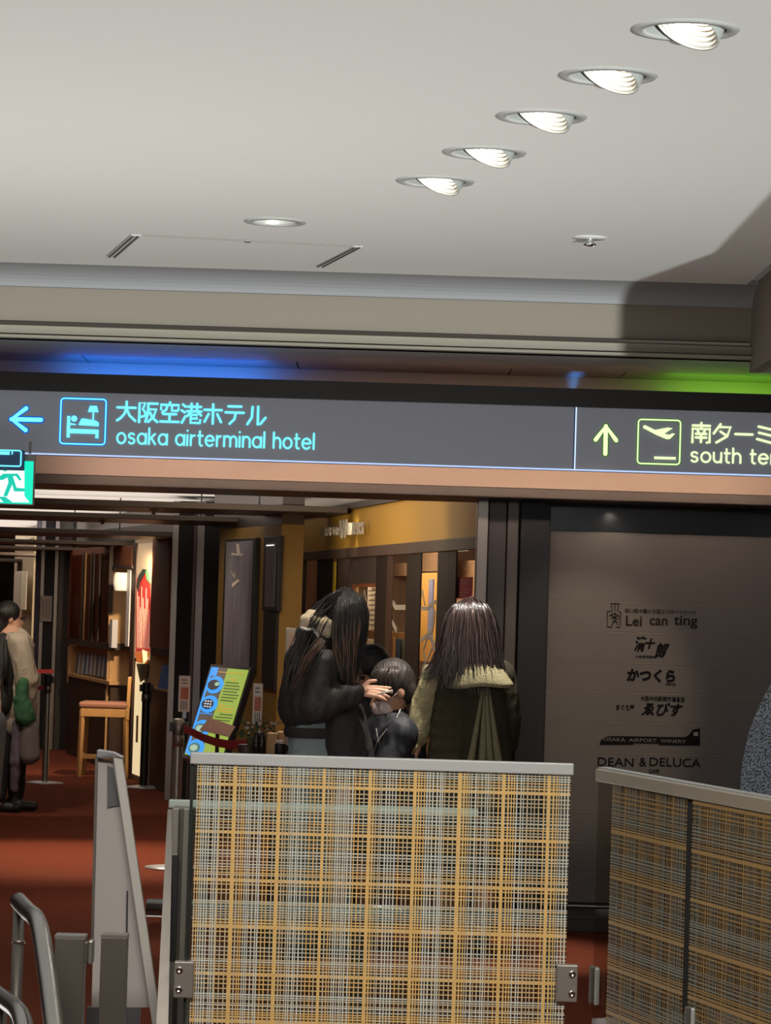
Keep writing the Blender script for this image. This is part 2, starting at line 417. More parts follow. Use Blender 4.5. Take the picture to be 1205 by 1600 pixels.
def face_parts(c, f, body, k=1.0, lid=None, brow=None):
    c = Vector(c); m = frame_m(f)
    for s in (-1, 1):
        MB().ball(c + m @ Vector((s * .030, .078, .004)) * k, .011 * k, 10, 8).build('eye', mat('eye_dark', (.03, .02, .015), .2), body)
        MB().tube([c + m @ Vector((s * x, .086 - abs(x) * .2, .026)) * k for x in (.016, .032, .048)], .003 * k, 6).build('eyebrow', mat('hair_black', (.012, .009, .008), .35), body)
    MB().tube([c + m @ Vector((x, .093 - abs(x) * .3, -.058)) * k for x in (-.022, 0, .022)], .0045 * k, 8).build('mouth', mat('lips', (.45, .16, .12), .5), body)
def hand_prims(w, d, up, side, k=1.0, curl=(.2, .3, .4, .5), spread=1):
    """palm from wrist w along d; 'side' is where the thumb leaves; up = back of the hand"""
    w = Vector(w); d = Vector(d).normalized(); up = Vector(up); sd = d.cross(up).normalized() * side; up = sd.cross(d).normalized() * side
    P = [('c', w, w + d * .03 * k, .021 * k, .024 * k)]
    for j, x in enumerate((.026, .009, -.009, -.026)):
        P.append(('c', w + d * .02 * k + sd * x * .7 * k, w + d * .085 * k + sd * x * k, .013 * k, .0115 * k))
        L = (.070, .078, .072, .056)[j] * k; c = curl[j]; p = w + d * .085 * k + sd * x * k; dd = d.copy()
        for s in range(3):
            dd = (dd - up * c * .55).normalized(); q = p + (dd + sd * x * spread * 3).normalized() * L * (.45, .31, .24)[s]
            r = (.0098, .0088, .0078)[s] * k; P.append(('c', p, q, r, r * .92)); p = q
    t0 = w + d * .022 * k + sd * .022 * k; t1 = t0 + (d * .6 + sd * .8).normalized() * .045 * k; t2 = t1 + (d * .9 + sd * .35 - up * .2).normalized() * .034 * k
    P += [('c', t0, t1, .014 * k, .0115 * k), ('c', t1, t2, .011 * k, .009 * k)]
    return P
def hair_sheet(name, guides, n, r, m, parent, jit=.004, y0=13.2, seed=1, kind=None, r1=.25):
    rnd = random.Random(seed); mb = MB()
    G = [[W(p[0], p[1], y0 + (p[2] if len(p) > 2 else 0)) for p in g] for g in guides]
    def samp(g, t):
        x = t * (len(g) - 1); i = min(int(x), len(g) - 2); k = x - i
        p0 = g[max(i - 1, 0)]; p1 = g[i]; p2 = g[i + 1]; p3 = g[min(i + 2, len(g) - 1)]
        return .5 * ((2 * p1) + (p2 - p0) * k + (2 * p0 - 5 * p1 + 4 * p2 - p3) * k * k + (3 * p1 - p0 - 3 * p2 + p3) * k ** 3)
    for _ in range(n):
        u = rnd.random() * (len(G) - 1); i = min(int(u), len(G) - 2); k = u - i
        ln = rnd.uniform(.72, 1.04); j = Vector([rnd.gauss(0, jit) for _ in range(3)]); j2 = Vector([rnd.gauss(0, jit * 2) for _ in range(3)])
        ph = rnd.random() * 6; am = rnd.uniform(0, jit)
        pts = []
        for s in range(10):
            t = min(1.0, ln * s / 9)
            p = samp(G[i], t).lerp(samp(G[i + 1], t), k) + j + j2 * t * t
            p.x += math.sin(ph + t * 9) * am
            pts.append(p)
        rr = r * rnd.uniform(.6, 1.3)
        mb.tube(pts, [rr * (.5 + .8 * min(1, s / 3)) * (1 if s < 6 else 1 - (s - 5) / 4 * (1 - r1)) for s in range(10)], 5, caps=False)
    return mb.build(name, m, parent, kind=kind)

# =================================================================== SETTING
# floor
struct(MB().box((-9, 4.4, -.05), (4.2, 48, 0)), 'floor', carpet)
# ceiling with real holes for the downlights
CZ = 2.95
cl = MB().box((-8, -4, CZ), (1.5, 12.42, CZ + .02)).build('ceiling', ceil_m)
cl['kind'] = 'structure'
LIGHTS = [(1071, 46, 1), (950, 118, .92), (846, 182, .94), (757, 238, .96), (680, 283, .95)]
cut = MB(); LC = []
for px, py, _ in LIGHTS:
    p = onZ(px, py, CZ); LC.append(p)
    cut.lathe((p.x, p.y, CZ - .05), [(0, 0), (.105, 0), (.105, .2), (0, .2)], 32)
p = onZ(430, 346, CZ); LC.append(p)
cut.lathe((p.x, p.y, CZ - .05), [(0, 0), (.085, 0), (.085, .2), (0, .2)], 32)
cuto = cut.build('cutter', ceil_m)
b = cl.modifiers.new('b', 'BOOLEAN'); b.operation = 'DIFFERENCE'; b.object = cuto; b.solver = 'EXACT'
baked(cl); bpy.data.objects.remove(cuto)
# cove and fascia at the far edge (profile swept along x)
def sweep(prof, x0, x1):
    mb = MB(); n = len(prof)
    mb.add([(x0, y, z) for y, z in prof] + [(x1, y, z) for y, z in prof],
           [(i, (i + 1) % n, n + (i + 1) % n, n + i) for i in range(n)] + [list(range(n)), list(range(2 * n - 1, n - 1, -1))])
    return mb
def hz(e, d): return EYE + e * d / F
cov = [(12.42, CZ + .02), (12.42, CZ)] + [(12.42 + .20 * math.sin(t * PI / 16), CZ - .078 * (1 - math.cos(t * PI / 16))) for t in range(1, 9)] + [(12.8, CZ - .078), (12.8, CZ + .02)]
o = struct(sweep(cov, -8, 1.75), 'trim_1', mat('cove_plaster', (.27, .27, .28), .85))
for p_ in o.data.polygons: p_.use_smooth = False
zf0 = hz(483, 12.65); zf1 = hz(428, 12.65)
struct(sweep([(12.65, zf0 + .01), (12.65, zf1), (12.69, zf1), (12.69, zf0 + .01)], -8, 1.55), 'wall_ceiling_drop', fascia_m)
struct(sweep([(12.63, zf0 + .012), (12.63, zf0 + .002), (12.66, zf0 + .002), (12.66, zf0 + .012)], -8, 1.55), 'trim_2', fascia2_m)
z2 = hz(405, 12.7)
struct(sweep([(12.60, hz(417, 12.7)), (12.60, z2), (12.72, z2), (12.72, hz(417, 12.7) + .012), (12.66, hz(417, 12.7) + .012)], -8, 1.55), 'trim_3', fascia2_m)
struct(sweep([(12.62, z2), (12.62, z2 - .010), (12.72, z2 - .010), (12.72, z2)], -8, 1.55), 'trim_4', soffit_m)
struct(sweep([(12.56, z2 - .010), (12.56, z2 - .022), (12.70, z2 - .022), (12.70, z2 - .010)], -8, 1.6), 'trim_5', fascia2_m)
zs = z2 - .022
struct(MB().box((-8, 12.62, zs), (6, 13.42, zs + .012)), 'ceiling_lower', soffit_m)
zl = hz(378, 13.42)
# dark metal ceiling panels over the sign (each one a piece)
lowp = thing('metal_ceiling', 'glossy dark bronze ceiling panels above the hanging sign', 'ceiling', (0, 13.42, zl))
del lowp['label'], lowp['category']; lowp['kind'] = 'structure'
xs = [-3.4, -2.4, -1.42, -.43, .56, 1.09, 2.4, 3.4]
for i in range(len(xs) - 1):
    MB().box((xs[i] + .003, 13.43, zl), (xs[i + 1] - .003, 14.9, zl + .015)).build('panel', bronze_ceiling, lowp, bev=.002)
MB().box((-3.4, 13.42, zl + .015), (3.4, 14.9, zl + .03)).build('backing', black, lowp)
# side of the raised ceiling on the far right, coming towards the camera, and the low soffit beside it
struct(MB().box((1.55, 3.0, zf1 - .13), (1.6, 12.66, CZ + .02)), 'trim_6', fascia_m)
struct(MB().box((1.6, 3.0, zf1 - .13), (5, 12.66, zf1 - .11)), 'ceiling_side', soffit_m)
# unseen blockers added to shape the ceiling uplight, one low and one tall
low = thing('uplight_baffle', 'unseen low balustrade at the edge of the landing', 'baffle', (0, 4.0, 0))
MB().box((-8, 3.95, -.6), (6, 4.10, .83)).build('wall', fascia_m, low)
MB().box((-8, 3.93, .83), (6, 4.12, .86)).build('baffle_cap', steel_dk, low, bev=.004)
pil = thing('shadow_blocker', 'unseen square pillar added to cast the slanting ceiling shadow', 'pillar', (2.1, 9.2, 0))  # out-of-view post added to cut the slanting shadow edge
MB().box((1.71, 9.0, 0), (2.7, 9.35, 2.95)).build('shaft', fascia_m, pil, bev=.01)
MB().box((1.695, 8.985, 0), (2.715, 9.365, .1)).build('blocker_foot', steel_dk, pil)

# access hatch with two slot vents
hatch = thing('ceiling_hatch', 'rectangular ceiling access hatch with a slotted vent at each end', 'hatch', onZ(366, 392, CZ))
A, B, C_, D = [onZ(x, y, CZ - .004) for x, y in ((220, 368), (555, 386), (495, 416), (172, 402))]
MB().plate([A, B, C_, D], (0, 0, .003)).build('door', ceil_m, hatch)
ed = MB()
for p, q in ((A, B),): ed.bar(p + Vector((0, 0, .001)), q + Vector((0, 0, .001)), .006, .004)
ed.build('gap', mat('gap_dark', (.25, .24, .22), .8), hatch)
for (q1, q2, q3, q4) in (((205, 368), (221, 368.5), (183, 402), (167, 401)), ((552, 386), (567, 386), (508, 417), (493, 416))):
    q = [onZ(x, y, CZ - .006) for x, y in (q1, q2, q3, q4)]
    fr = MB().plate(q, (0, 0, .004)).build('vent_frame', mat('vent_white', (.62, .61, .58), .6), hatch)
    for t in (.22, .72):
        a = q[0].lerp(q[1], t); b_ = q[3].lerp(q[2], t)
        MB().bar(a - Vector((0, 0, .002)), b_ - Vector((0, 0, .002)), .007, .004).build('slot', mat('slot_dark', (.12, .11, .10), .7), fr)
MB().lathe(onZ(387, 379, CZ - .008), [(.0, 0), (.012, 0), (.012, .008)], 12).build('latch', steel_dk, hatch)

# tilted downlights
refl = mat('lamp_reflector', (.88, .86, .81), .42, .5)
ringm = mat('lamp_ring', (.44, .44, .43), .45)
housing = mat('lamp_housing', (.36, .37, .36), .5)
bulb_m = emat('lamp_glow', (1, .93, .78), 10)
pos = ['nearest', 'second nearest', 'middle', 'fourth along', 'farthest']
for i, (px, py, tilt) in enumerate(LIGHTS):
    c = LC[i]
    t = thing('tilted_downlight', f'{pos[i]} of the five tilted recessed downlights in the white ceiling', 'ceiling light', (c.x, c.y, CZ), 'tilted recessed downlights')
    c = Vector((c.x, c.y, CZ))
    MB().lathe(c, [(.100, .0), (.103, -.006), (.126, -.005), (.131, .0)], 40).build('trim_ring', ringm, t)
    MB().lathe(c, [(.104, .0), (.104, .13), (.0, .13)], 32).build('recess', mat('recess_grey', (.34, .34, .33), .6), t)
    ax = Vector((-.46, -.30, -1)).normalized()
    up = -ax; cc = c + Vector((.004, 0, .0))
    prof = [(.080, 0)]; r = .080; h = 0
    for k in range(8):
        h += .010; prof.append((r - .001, h)); r -= .0068; prof.append((r, h - .004))
    inner = MB().lathe(cc, prof + [(.02, .085)], 96, axis=up, smooth=False)
    s = inner.build('reflector', refl, t)
    MB().lathe(cc, [(.080, 0), (.084, 0), (.082, .05), (.06, .10), (0, .10)], 36, axis=up).build('housing', housing, t)
    MB().ball(cc + up * .050, .026, 16, 10).build('lamp', bulb_m, t)
    l = spot('downlight_lamp', cc + up * .02, cc + ax, 7, (1, .92, .8), 95, .5, .02)
c = Vector((LC[5].x, LC[5].y, CZ))
t = thing('round_downlight', 'flat round downlight near the slotted hatch, not tilted', 'ceiling light', c)
MB().lathe(c, [(.082, 0), (.085, -.006), (.112, -.005), (.116, 0)], 36).build('trim_ring', ringm, t)
MB().lathe(c, [(.084, 0), (.07, .06), (.03, .09), (0, .09)], 32, smooth=True).build('reflector', refl, t)
MB().ball(c + Vector((0, 0, .03)), .018).build('lamp', mat('lamp_off', (.7, .68, .6), .3), t)
# sprinkler / detector
c = onZ(922, 371, CZ); c.z = CZ
t = thing('ceiling_sprinkler', 'small white ceiling sprinkler disc with a clear dropped head', 'sprinkler', c)
MB().lathe(c, [(.0, -.005), (.062, -.005), (.066, 0)], 28).build('cover_plate', mat('white_plastic', (.7, .7, .68), .4), t)
MB().lathe(c, [(.014, -.005), (.014, -.02), (.024, -.022), (.024, -.030), (.008, -.034), (0, -.034)], 16).build('head', chrome, t)
for s in (-1, 1): MB().bar(c + Vector((s * .022, 0, -.02)), c + Vector((s * .012, 0, -.042)), .004, .004).build('arm', chrome, t)

# ------------------------------------------------ hanging sign
SD = 13.20
sign = thing('hanging_direction_sign', 'long grey illuminated direction sign with blue and green lettering hanging across the opening', 'sign', (0, SD, 2.2))
zt = hz(318, SD); zb = hz(221, SD); zk = hz(347, SD)
def X(px, py, d=SD): return W(px, py, d).x
xdv = X(898, 685)
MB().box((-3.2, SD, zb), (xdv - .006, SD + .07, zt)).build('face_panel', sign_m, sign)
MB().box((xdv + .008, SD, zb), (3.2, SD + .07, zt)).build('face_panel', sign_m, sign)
MB().box((-3.2, SD - .015, zt), (3.2, SD + .09, zk)).build('housing', black, sign)
MB().box((xdv - .0055, SD + .004, zb), (xdv + .0075, SD + .06, zt)).build('divider', mat('divider_blue', (.05, .08, .2), .3), sign)
MB().box((xdv + .002, SD - .003, zb), (xdv + .0062, SD + .003, zt + .004)).build('divider_light', emat('divider_glow', (.6, .8, 1), 1.6), sign)
MB().box((-3.2, SD - .002, zb - .006), (3.2, SD + .02, zb)).build('edge_light', line_e, sign)
MB().box((-3.2, SD + .02, zb - .007), (3.2, SD + .07, zb)).build('bottom_rail', mat('blue_rail', (.03, .06, .25), .4), sign)
yy = SD - .004
def PX(x, y): p = W(x, y, yy); return (p.x, p.z)
k = SD / F
# left arrow
a = PX(66, 656); b_ = PX(18, 656)
strokes([[(PX(64, 656)), (PX(19, 655))], [PX(41, 638), PX(18, 655), PX(40, 672)]], 'arrow', blue_e, sign, yy, 3.4 * k)
strokes([[(PX(64, 656)), (PX(19, 655))], [PX(41, 638), PX(18, 655), PX(40, 672)]], 'arrow_edge', halo_b, sign, yy + .004, 5.6 * k)
def rrect(x0, z0, x1, z1, r):
    P = []
    for cx, cz, a0 in ((x1 - r, z1 - r, 0), (x0 + r, z1 - r, 90), (x0 + r, z0 + r, 180), (x1 - r, z0 + r, 270)):
        P += [(cx + r * math.cos(math.radians(a0 + i * 22.5)), cz + r * math.sin(math.radians(a0 + i * 22.5))) for i in range(5)]
    return P + [P[0]]
def icon_frame(px0, px1, py0, py1, m, mh, name):
    c = PX((px0 + px1) / 2, (py0 + py1) / 2); w = (px1 - px0) / 2 * k; h = (py1 - py0) / 2 * k
    P = [rrect(c[0] - w, c[1] - h, c[0] + w, c[1] + h, 5 * k)]
    o = strokes(P, name, m, sign, yy, 1.15 * k); strokes(P, name + '_edge', mh, o, yy + .004, 2.6 * k); return c
cb = icon_frame(94.5, 165, 623, 694, blue_e, halo_b, 'bed_symbol_frame')
def icon_poly(polys, origin, sc, m, mh, name):
    mb = MB(); mh_ = MB()
    for P in polys:
        q = [Vector((origin[0] + x * sc, yy - .002, origin[1] + z * sc)) for x, z in P]
        mb.plate(q, (0, .004, 0))
        cx = sum(p.x for p in q) / len(q); cz = sum(p.z for p in q) / len(q)
        q2 = []
        for p in q:
            v = Vector((p.x - cx, 0, p.z - cz)); q2.append(p + Vector((0, .006, 0)) + v.normalized() * 1.4 * k)
        mh_.plate(q2, (0, .003, 0))
    o = mb.build(name, m, sign); mh_.build(name + '_edge', mh, o)
bed = [[(-25, 8), (-20, 8), (-20, -7), (20, -7), (20, -26), (25, -26), (25, -14), (25, -12), (-20, -15), (-20, -26), (-25, -26)],
       [(-20, -12), (22, -12), (22, -19), (-20, -19)],
       [(-7, -5), (-3, 4), (0, 5), (20, 2), (25, -1), (25, -7), (-7, -6)],
       [(-20, -3), (-12, -4), (-10, -6), (-20, -6)],
       [(-14 + 5 * math.cos(i * PI / 6), 4 + 5 * math.sin(i * PI / 6)) for i in range(12)],
       [(10, 25), (21, 25), (24, 15), (7, 15)], [(14.5, 15), (17, 15), (17, 3), (14.5, 3)]]
bed[0] = [(-25, 8), (-20, 8), (-20, -26), (-25, -26)]
bed.append([(20, -12), (25, -12), (25, -26), (20, -26)])
icon_poly(bed, (cb[0], cb[1]), k, blue_e, halo_b, 'bed_symbol')
x0, z_ = PX(180, 662); x1, _ = PX(417, 662)
_, zb2 = PX(300, 663)
write_kanji('大阪空港ホテル', x0, x1, zb2, 34 * k, yy, 1.95 * k, blue_e, halo_b, sign)
x0, _ = PX(183, 690); x1, _ = PX(491, 690); _, zb3 = PX(337, 697)
write_round('osaka airterminal hotel', x0, x1, zb3, 16 * k, yy, 1.6 * k, blue_e, halo_b, sign)
strokes([[PX(946, 709), PX(947, 666)], [PX(931, 687), PX(947, 666), PX(963, 688)]], 'arrow', green_e, sign, yy, 3.4 * k)
strokes([[PX(946, 709), PX(947, 666)], [PX(931, 687), PX(947, 666), PX(963, 688)]], 'arrow_edge', halo_g, sign, yy + .004, 5.2 * k)
cb = icon_frame(997, 1063, 656, 725, green_e, halo_g, 'plane_symbol_frame')
plane = [[(-26, 19), (-23, 20), (-8, 14), (16, 3), (24, 8), (20, 13), (8, 6), (2, 8), (18, 22), (10, 22), (-8, 14)]]
plane = [[(-25, 22), (-22, 24), (-5, 17.5), (10, 10.5), (19, 8.5), (25, 13.5), (21, 15.5), (12, 11.5), (22, 22), (13, 24), (-7, 18), (-24, 20)],
         ]
plane = [[(-26, 21.5), (-25, 25), (-22, 25.5), (-7, 18.5), (13, 23), (21, 22), (8, 13), (16, 11.5), (20, 14), (25, 13.5), (17, 5), (12, 4.5), (-5, 11)],
         [(-7, -23), (27, -23), (27, -27), (-7, -27)]]
icon_poly(plane[:1], cb, k, green_e, halo_g, 'plane_symbol'); icon_poly(plane[1:], cb, k, green_e, halo_g, 'runway_symbol')
x0, _ = PX(1079, 680); _, zc = PX(1143, 694)
write_kanji('南ターミナル', x0, x0 + 6 * 33.5 * k, zc, 32 * k, yy, 1.95 * k, green_e, halo_g, sign)
x0, _ = PX(1080, 718); _, zc = PX(1140, 723)
write_round('south terminal', x0, x0 + 208 * k, zc, 15 * k, yy, 1.6 * k, green_e, halo_g, sign)
for px in (140, 880): pass
# hanger rods up to the soffit
for x in (-2.4, 2.4): MB().box((x, SD + .03, zk), (x + .02, SD + .05, zs)).build('hanger_rod', black, sign)

# small blue picture sign under the long one, and the exit sign behind it
ss = thing('small_blue_sign', 'small dark sign with cyan outlined symbol hanging at the left end', 'sign', W(10, 735, 12.97))
c0 = W(-20, 700, SD - .05)
MB().fr(-60, 38, 702, 734, 12.97, .02).build('plate', mat('sign_navy', (.03, .09, .22), .5), ss, bev=.004)
c1 = W(-14, 712, 12.965)
P = [rrect(c1.x - 46 * k, c1.z - 15 * k, c1.x + 46 * k, c1.z + 9 * k, 3 * k)]
sv = yy; strokes(P, 'symbol_frame', blue_e, ss, 12.965, 1.1 * k)
MB().fr(-30, 15, 705, 710, 12.963, .004).build('symbol_bar', blue_e, ss)
MB().fr(18, 20, 705, 710, 12.963, .004).build('symbol_bar', blue_e, ss)
ED = 13.02
exs = thing('exit_sign', 'green and white emergency exit sign with running figure under the grey sign', 'exit sign', W(-20, 790, ED))
MB().fr(-74, 53, 708, 788, ED, .05).build('casing', mat('exit_case', (.25, .24, .22), .4), exs, bev=.003)
MB().fr(-72, 51.5, 719, 786, ED - .003, .004).build('green_face', emat('exit_green', (.0, .78, .50), 1.15), exs)
wp = [(-70, 735), (38, 735), (38, 762), (38, 775), (46, 785), (-70, 783)]
MB().poly(wp, ED - .006, .003).build('white_doorway', emat('exit_white', (.95, 1, .97), 1.3), exs)
gp = MB()
for P in ([(5, 740), (28, 740), (34, 750), (30, 751), (25, 744), (20, 744), (26, 762), (38, 763), (38, 768), (22, 768), (19, 757), (11, 776), (5, 775), (13, 754), (12, 746), (4, 750), (-3, 750), (-3, 746)],
          [(-3, 776), (8, 776), (20, 785), (6, 785)]):
    gp.poly(P, ED - .009, .003)
gp.build('running_figure', emat('exit_green2', (.0, .62, .45), 1.0), exs)
MB().ball(W(8, 733, ED - .006), (.011, .003, .011)).build('figure_head', emat('exit_green2', (0, .62, .45), 1), exs)
for x in (-50, 45): MB().fr(x, x + 4, 690, 709, ED + .02, .01).build('bracket', steel_dk, exs)

# lit band and header behind the sign
struct(MB().box((-3.4, 13.9, hz(189, 13.9)), (3.4, 14.0, zl)), 'wall_above_opening', mat('warm_band', (.46, .33, .25), .6))
struct(MB().box((-3.4, 13.86, hz(173, 13.86)), (3.4, 14.62, hz(189, 13.86))), 'trim_7', bronze, bev=.004)

# ------------------------------------------------ right-hand wall with shop names
BD = 14.3
def XB(px, py=1000): return W(px, py, BD).x
xL = XB(853, 1000); xR = 3.3
zTop = hz(124, BD); zBot = hz(-458, BD)
struct(MB().box((xL - .13, BD + .05, 0), (xR, BD + .2, zl)), 'wall_right', black)
struct(MB().box((xL, BD + .01, zTop + .002), (xR, BD + .05, hz(172, BD))), 'trim_8', mat('header_gloss', (.02, .021, .026), .28, .5))
boards = thing('board_cladding', 'grey brown cladding boards with thin joints behind the shop names', 'cladding', (0, BD, 0))
del boards['label'], boards['category']; boards['kind'] = 'structure'
pitch = 46.9 * BD / F
zj = W(858, 938, BD).z
MB().box((xL, BD, zj + .0015), (xR, BD + .03, zTop)).build('board', wallboard, boards, bev=.0025)
z = zj
while z > zBot + .02:
    z1 = max(z - pitch, zBot)
    MB().box((xL, BD + random.uniform(-.0008, .0008), z1 + .0015), (xR, BD + .03, z - .0015)).build('board', wallboard, boards, bev=.0025)
    MB().box((xL, BD - .0035, z - .0018), (xR, BD + .01, z + .0012)).build('joint_highlight', mat('joint_highlight', (.27, .22, .18), .45), boards)  # highlight along each joint painted as an added pale strip
    z = z1
MB().box((xL, BD - .006, zBot - .006), (xR, BD + .03, zBot)).build('edge_strip', steel_lt, boards)
struct(MB().box((xL - .13, BD - .03, 0), (xR, BD + .08, hz(-480, BD))), 'baseboard_right', mat('plinth_metal', (.06, .055, .055), .3, .7), bev=.003)
# dark pillar at the opening
dp = thing('opening_pillar', 'tall dark navy and bronze pillar between the opening and shop name wall', 'pillar', W(800, 1440, 14.2))
def vbar(mb, x0, x1, d, th, z0=0.0, z1=None):
    c = W((x0 + x1) / 2, 1000, d); w = (x1 - x0) * d / F / 2
    return mb.box((c.x - w, d, z0), (c.x + w, d + th, z1 if z1 else hz(173, 13.86)))
vbar(MB(), 809, 855, 14.16, .25).build('navy_panel', navy, dp, bev=.003)
vbar(MB(), 788, 806, 14.18, .2).build('bronze_panel', mat('pillar_bronze', (.06, .050, .048), .40, .3), dp, bev=.004)
vbar(MB(), 758.5, 787, 14.2, .2).build('bronze_panel', mat('pillar_bronze_dark', (.036, .030, .031), .42, .3), dp, bev=.004)
vbar(MB(), 741, 758, 14.16, .22).build('steel_strip', mat('pillar_steel', (.17, .15, .14), .33, .7), dp, bev=.003)
MB().box((xL - .005, BD - .1, .0), (xL + .002, BD + .02, zTop)).build('edge', navy, dp)
# shop names (raised print on the boards)
names = thing('shop_name_lettering', 'column of black shop names and logos mounted on grey boards', 'lettering', W(1015, 1200, BD - .006))
ink = mat('black_lettering', (.006, .005, .006), .8, spec=.1); ink2 = mat('brown_black_lettering', (.018, .013, .011), .8, spec=.1)
yb = BD - .006
def LT(s, x0, x1, y0, y1, m=ink, off=0., sh=0, name='shop_name', ex=.003):
    xm = (x0 + x1) / 2; p = W(xm, y1, yb); w = (x1 - x0) / 2 * yb / F; h = (y1 - y0) * yb / F
    return text_mb(s, (p.x - w, yb, p.z), (p.x + w, yb, p.z), h, ex, off, sh).build(name, m, names)
LT('Lei', 978, 1003, 962, 978, ink2, .012); LT('can', 1015, 1043, 966, 977, ink2, .012); LT('ting', 1053, 1090, 962, 982, ink2, .012)
LT('四川担々麺と大阪エアポートビール', 977, 1089, 952, 959, ink2, 0, name='small_print')
LT('清', 991, 1010, 994, 1018, ink, .03, .25); LT('十', 1008, 1024, 997, 1014, ink, .04, .25); LT('郎', 1023, 1046, 1004, 1029, ink, .03, .25)
LT('大衆居酒屋処', 993, 1026, 1024, 1028, ink2, 0, name='small_print')
LT('かつくら', 979, 1055, 1045, 1066, ink, .045, .1)
LT('京都三条', 1040, 1056, 1067, 1071, ink2, 0, name='small_print')
LT('大阪中央卸売市場直送', 1001, 1070, 1088, 1096, ink, .01, name='small_print')
LT('まぐろ屋', 963, 991, 1101, 1110, ink, .01, name='small_print')
LT('ゑびす', 1002, 1067, 1098, 1119, ink, .03, .25)
LT('DEAN', 934, 990, 1184, 1197, ink, .004); LT('&', 999, 1010, 1184, 1197.5, ink, .004); LT('DELUCA', 1015, 1095, 1184.5, 1198, ink, .004)
LT('CAFE', 1014, 1030, 1202, 1208, ink, .01)
pl = MB().poly([(937, 1163), (939, 1157), (945, 1151.5), (955, 1150), (1070, 1152), (1076, 1149), (1083, 1140), (1094, 1138), (1094, 1165), (1030, 1164), (1030, 1162), (990, 1161), (990, 1163.5), (938, 1163.5)], yb, .004).build('aeroplane_logo', ink, names)
p = W(1005, 1159.5, yb - .002); ORG[pl.name] = ORG[names.name]
text_mb('OSAKA  AIRPORT  WINERY', (p.x - 62 * yb / F, yb - .002, p.z), (p.x + 67 * yb / F, yb - .002, p.z), 5.5 * yb / F).build('logo_words', mat('logo_grey', (.16, .14, .13), .6), pl)
MB().fr(1084, 1091, 1144, 1150, yb - .002, .002).build('tail_mark', mat('tail_grey', (.2, .2, .2), .6), pl)
# the small house-and-figure logo
lg = MB()
for P in ([(955, 943), (957, 956)], [(967, 943), (965, 956)], [(954, 943), (968, 943)], [(961, 943), (961, 955)], [(949, 955), (949, 979), (956, 980)], [(949, 955), (955, 955)], [(967, 956), (970, 956), (969, 980), (963, 980)],
          [(952, 962), (961, 958), (969, 964)], [(955, 967), (967, 961)], [(954, 961), (967, 968)], [(961, 957), (961, 968), (955, 978)], [(961, 968), (966, 977)], [(957, 971), (965, 971)]):
    for a, b_ in zip(P, P[1:]): lg.bar(W(a[0], a[1], yb), W(b_[0], b_[1], yb), .002, .0035)
lg.build('figure_logo', ink2, names)
# big speckled stone disc
dm = mat('speckled_stone', (.30, .34, .40), .7)
nt = dm.node_tree; bs = nt.nodes['Principled BSDF']; tc = nt.nodes.new('ShaderNodeTexCoord'); n1 = nt.nodes.new('ShaderNodeTexNoise'); n1.inputs['Scale'].default_value = 130; n1.inputs['Detail'].default_value = 2
cr = nt.nodes.new('ShaderNodeValToRGB'); cr.color_ramp.elements[0].position = .44; cr.color_ramp.elements[0].color = (.08, .085, .09, 1); cr.color_ramp.elements[1].position = .52; cr.color_ramp.elements[1].color = (.50, .61, .76, 1)
nt.links.new(tc.outputs['Object'], n1.inputs['Vector']); nt.links.new(n1.outputs['Fac'], cr.inputs[0]); nt.links.new(cr.outputs[0], bs.inputs['Base Color'])
c = W(1477, 1240, BD - .02); R = 319 * BD / F
dsc = MB().lathe((c.x, BD - .0, c.z), [(R, 0), (R, .022), (R - .008, .028), (0, .028)], 96, axis=(0, -1, 0), smooth=False).build('speckled_disc', dm)
tagit(dsc, 'large round speckled blue grey disc fixed to the shop name wall', 'wall disc')

# ------------------------------------------------ corridor shell
struct(MB().box((-12, 14.62, 2.34), (3, 48, 2.40)), 'ceiling_corridor', mat('corridor_ceiling', (.62, .58, .54), .9))
sec = [(19, 151, 141, 133, 543, 1), (21, 130, 122, 115, 437, 1), (23, 104, 96, 88, 297, 1), (26, 85.5, 80, 77, 212, 1), (29, 74.5, 70, 66, 172, 1), (32, 64.5, 60, 56, 160, 1), (36, 54.5, 50, 47, 120, 1)]
bnm = ['first', 'second', 'third', 'fourth', 'fifth', 'sixth', 'seventh']
for i, (d, et, eb, ek, px, _) in enumerate(sec):
    zt_ = hz(et, d); zb_ = hz(eb, d); dk = (zb_ - EYE) * F / ek
    x1 = W(px, 825, d).x
    bmx = thing('ceiling_beam', f'{bnm[i]} dark bronze cross beam under the corridor ceiling counted from the opening', 'beam', ((x1 - 2.5), d, zb_), 'corridor ceiling beams')
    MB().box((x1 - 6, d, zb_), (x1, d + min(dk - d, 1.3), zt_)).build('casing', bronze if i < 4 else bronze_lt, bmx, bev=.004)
    MB().box((x1 - 5, d + .5, zt_), (x1 - 4.99, d + .51, 2.34)).build('hanger', black, bmx)
    MB().box((x1 - .6, d + .5, zt_), (x1 - .59, d + .51, 2.34)).build('hanger', black, bmx)
for j, (px, py, d) in enumerate(((240, 801, 19.9), (160, 818, 21.9))):
    c = W(px, py - 4, d); zc = (hz(136, 19) if j == 0 else hz(117, 21))
    t = thing('beam_sprinkler', ['little sprinkler head under the first corridor beam', 'little sprinkler head under the second corridor beam'][j], 'sprinkler', c, 'corridor sprinklers')
    c.z = sec[j][2] * sec[j][0] / F + EYE
    c.y = sec[j][0] + .4
    c.x = W(px, py, c.y).x
    MB().lathe(c, [(0, -.001), (.03, -.001), (.03, -.006), (.012, -.010), (.012, -.03), (.03, -.032), (0, -.034)], 16).build('head', steel_dk, t)
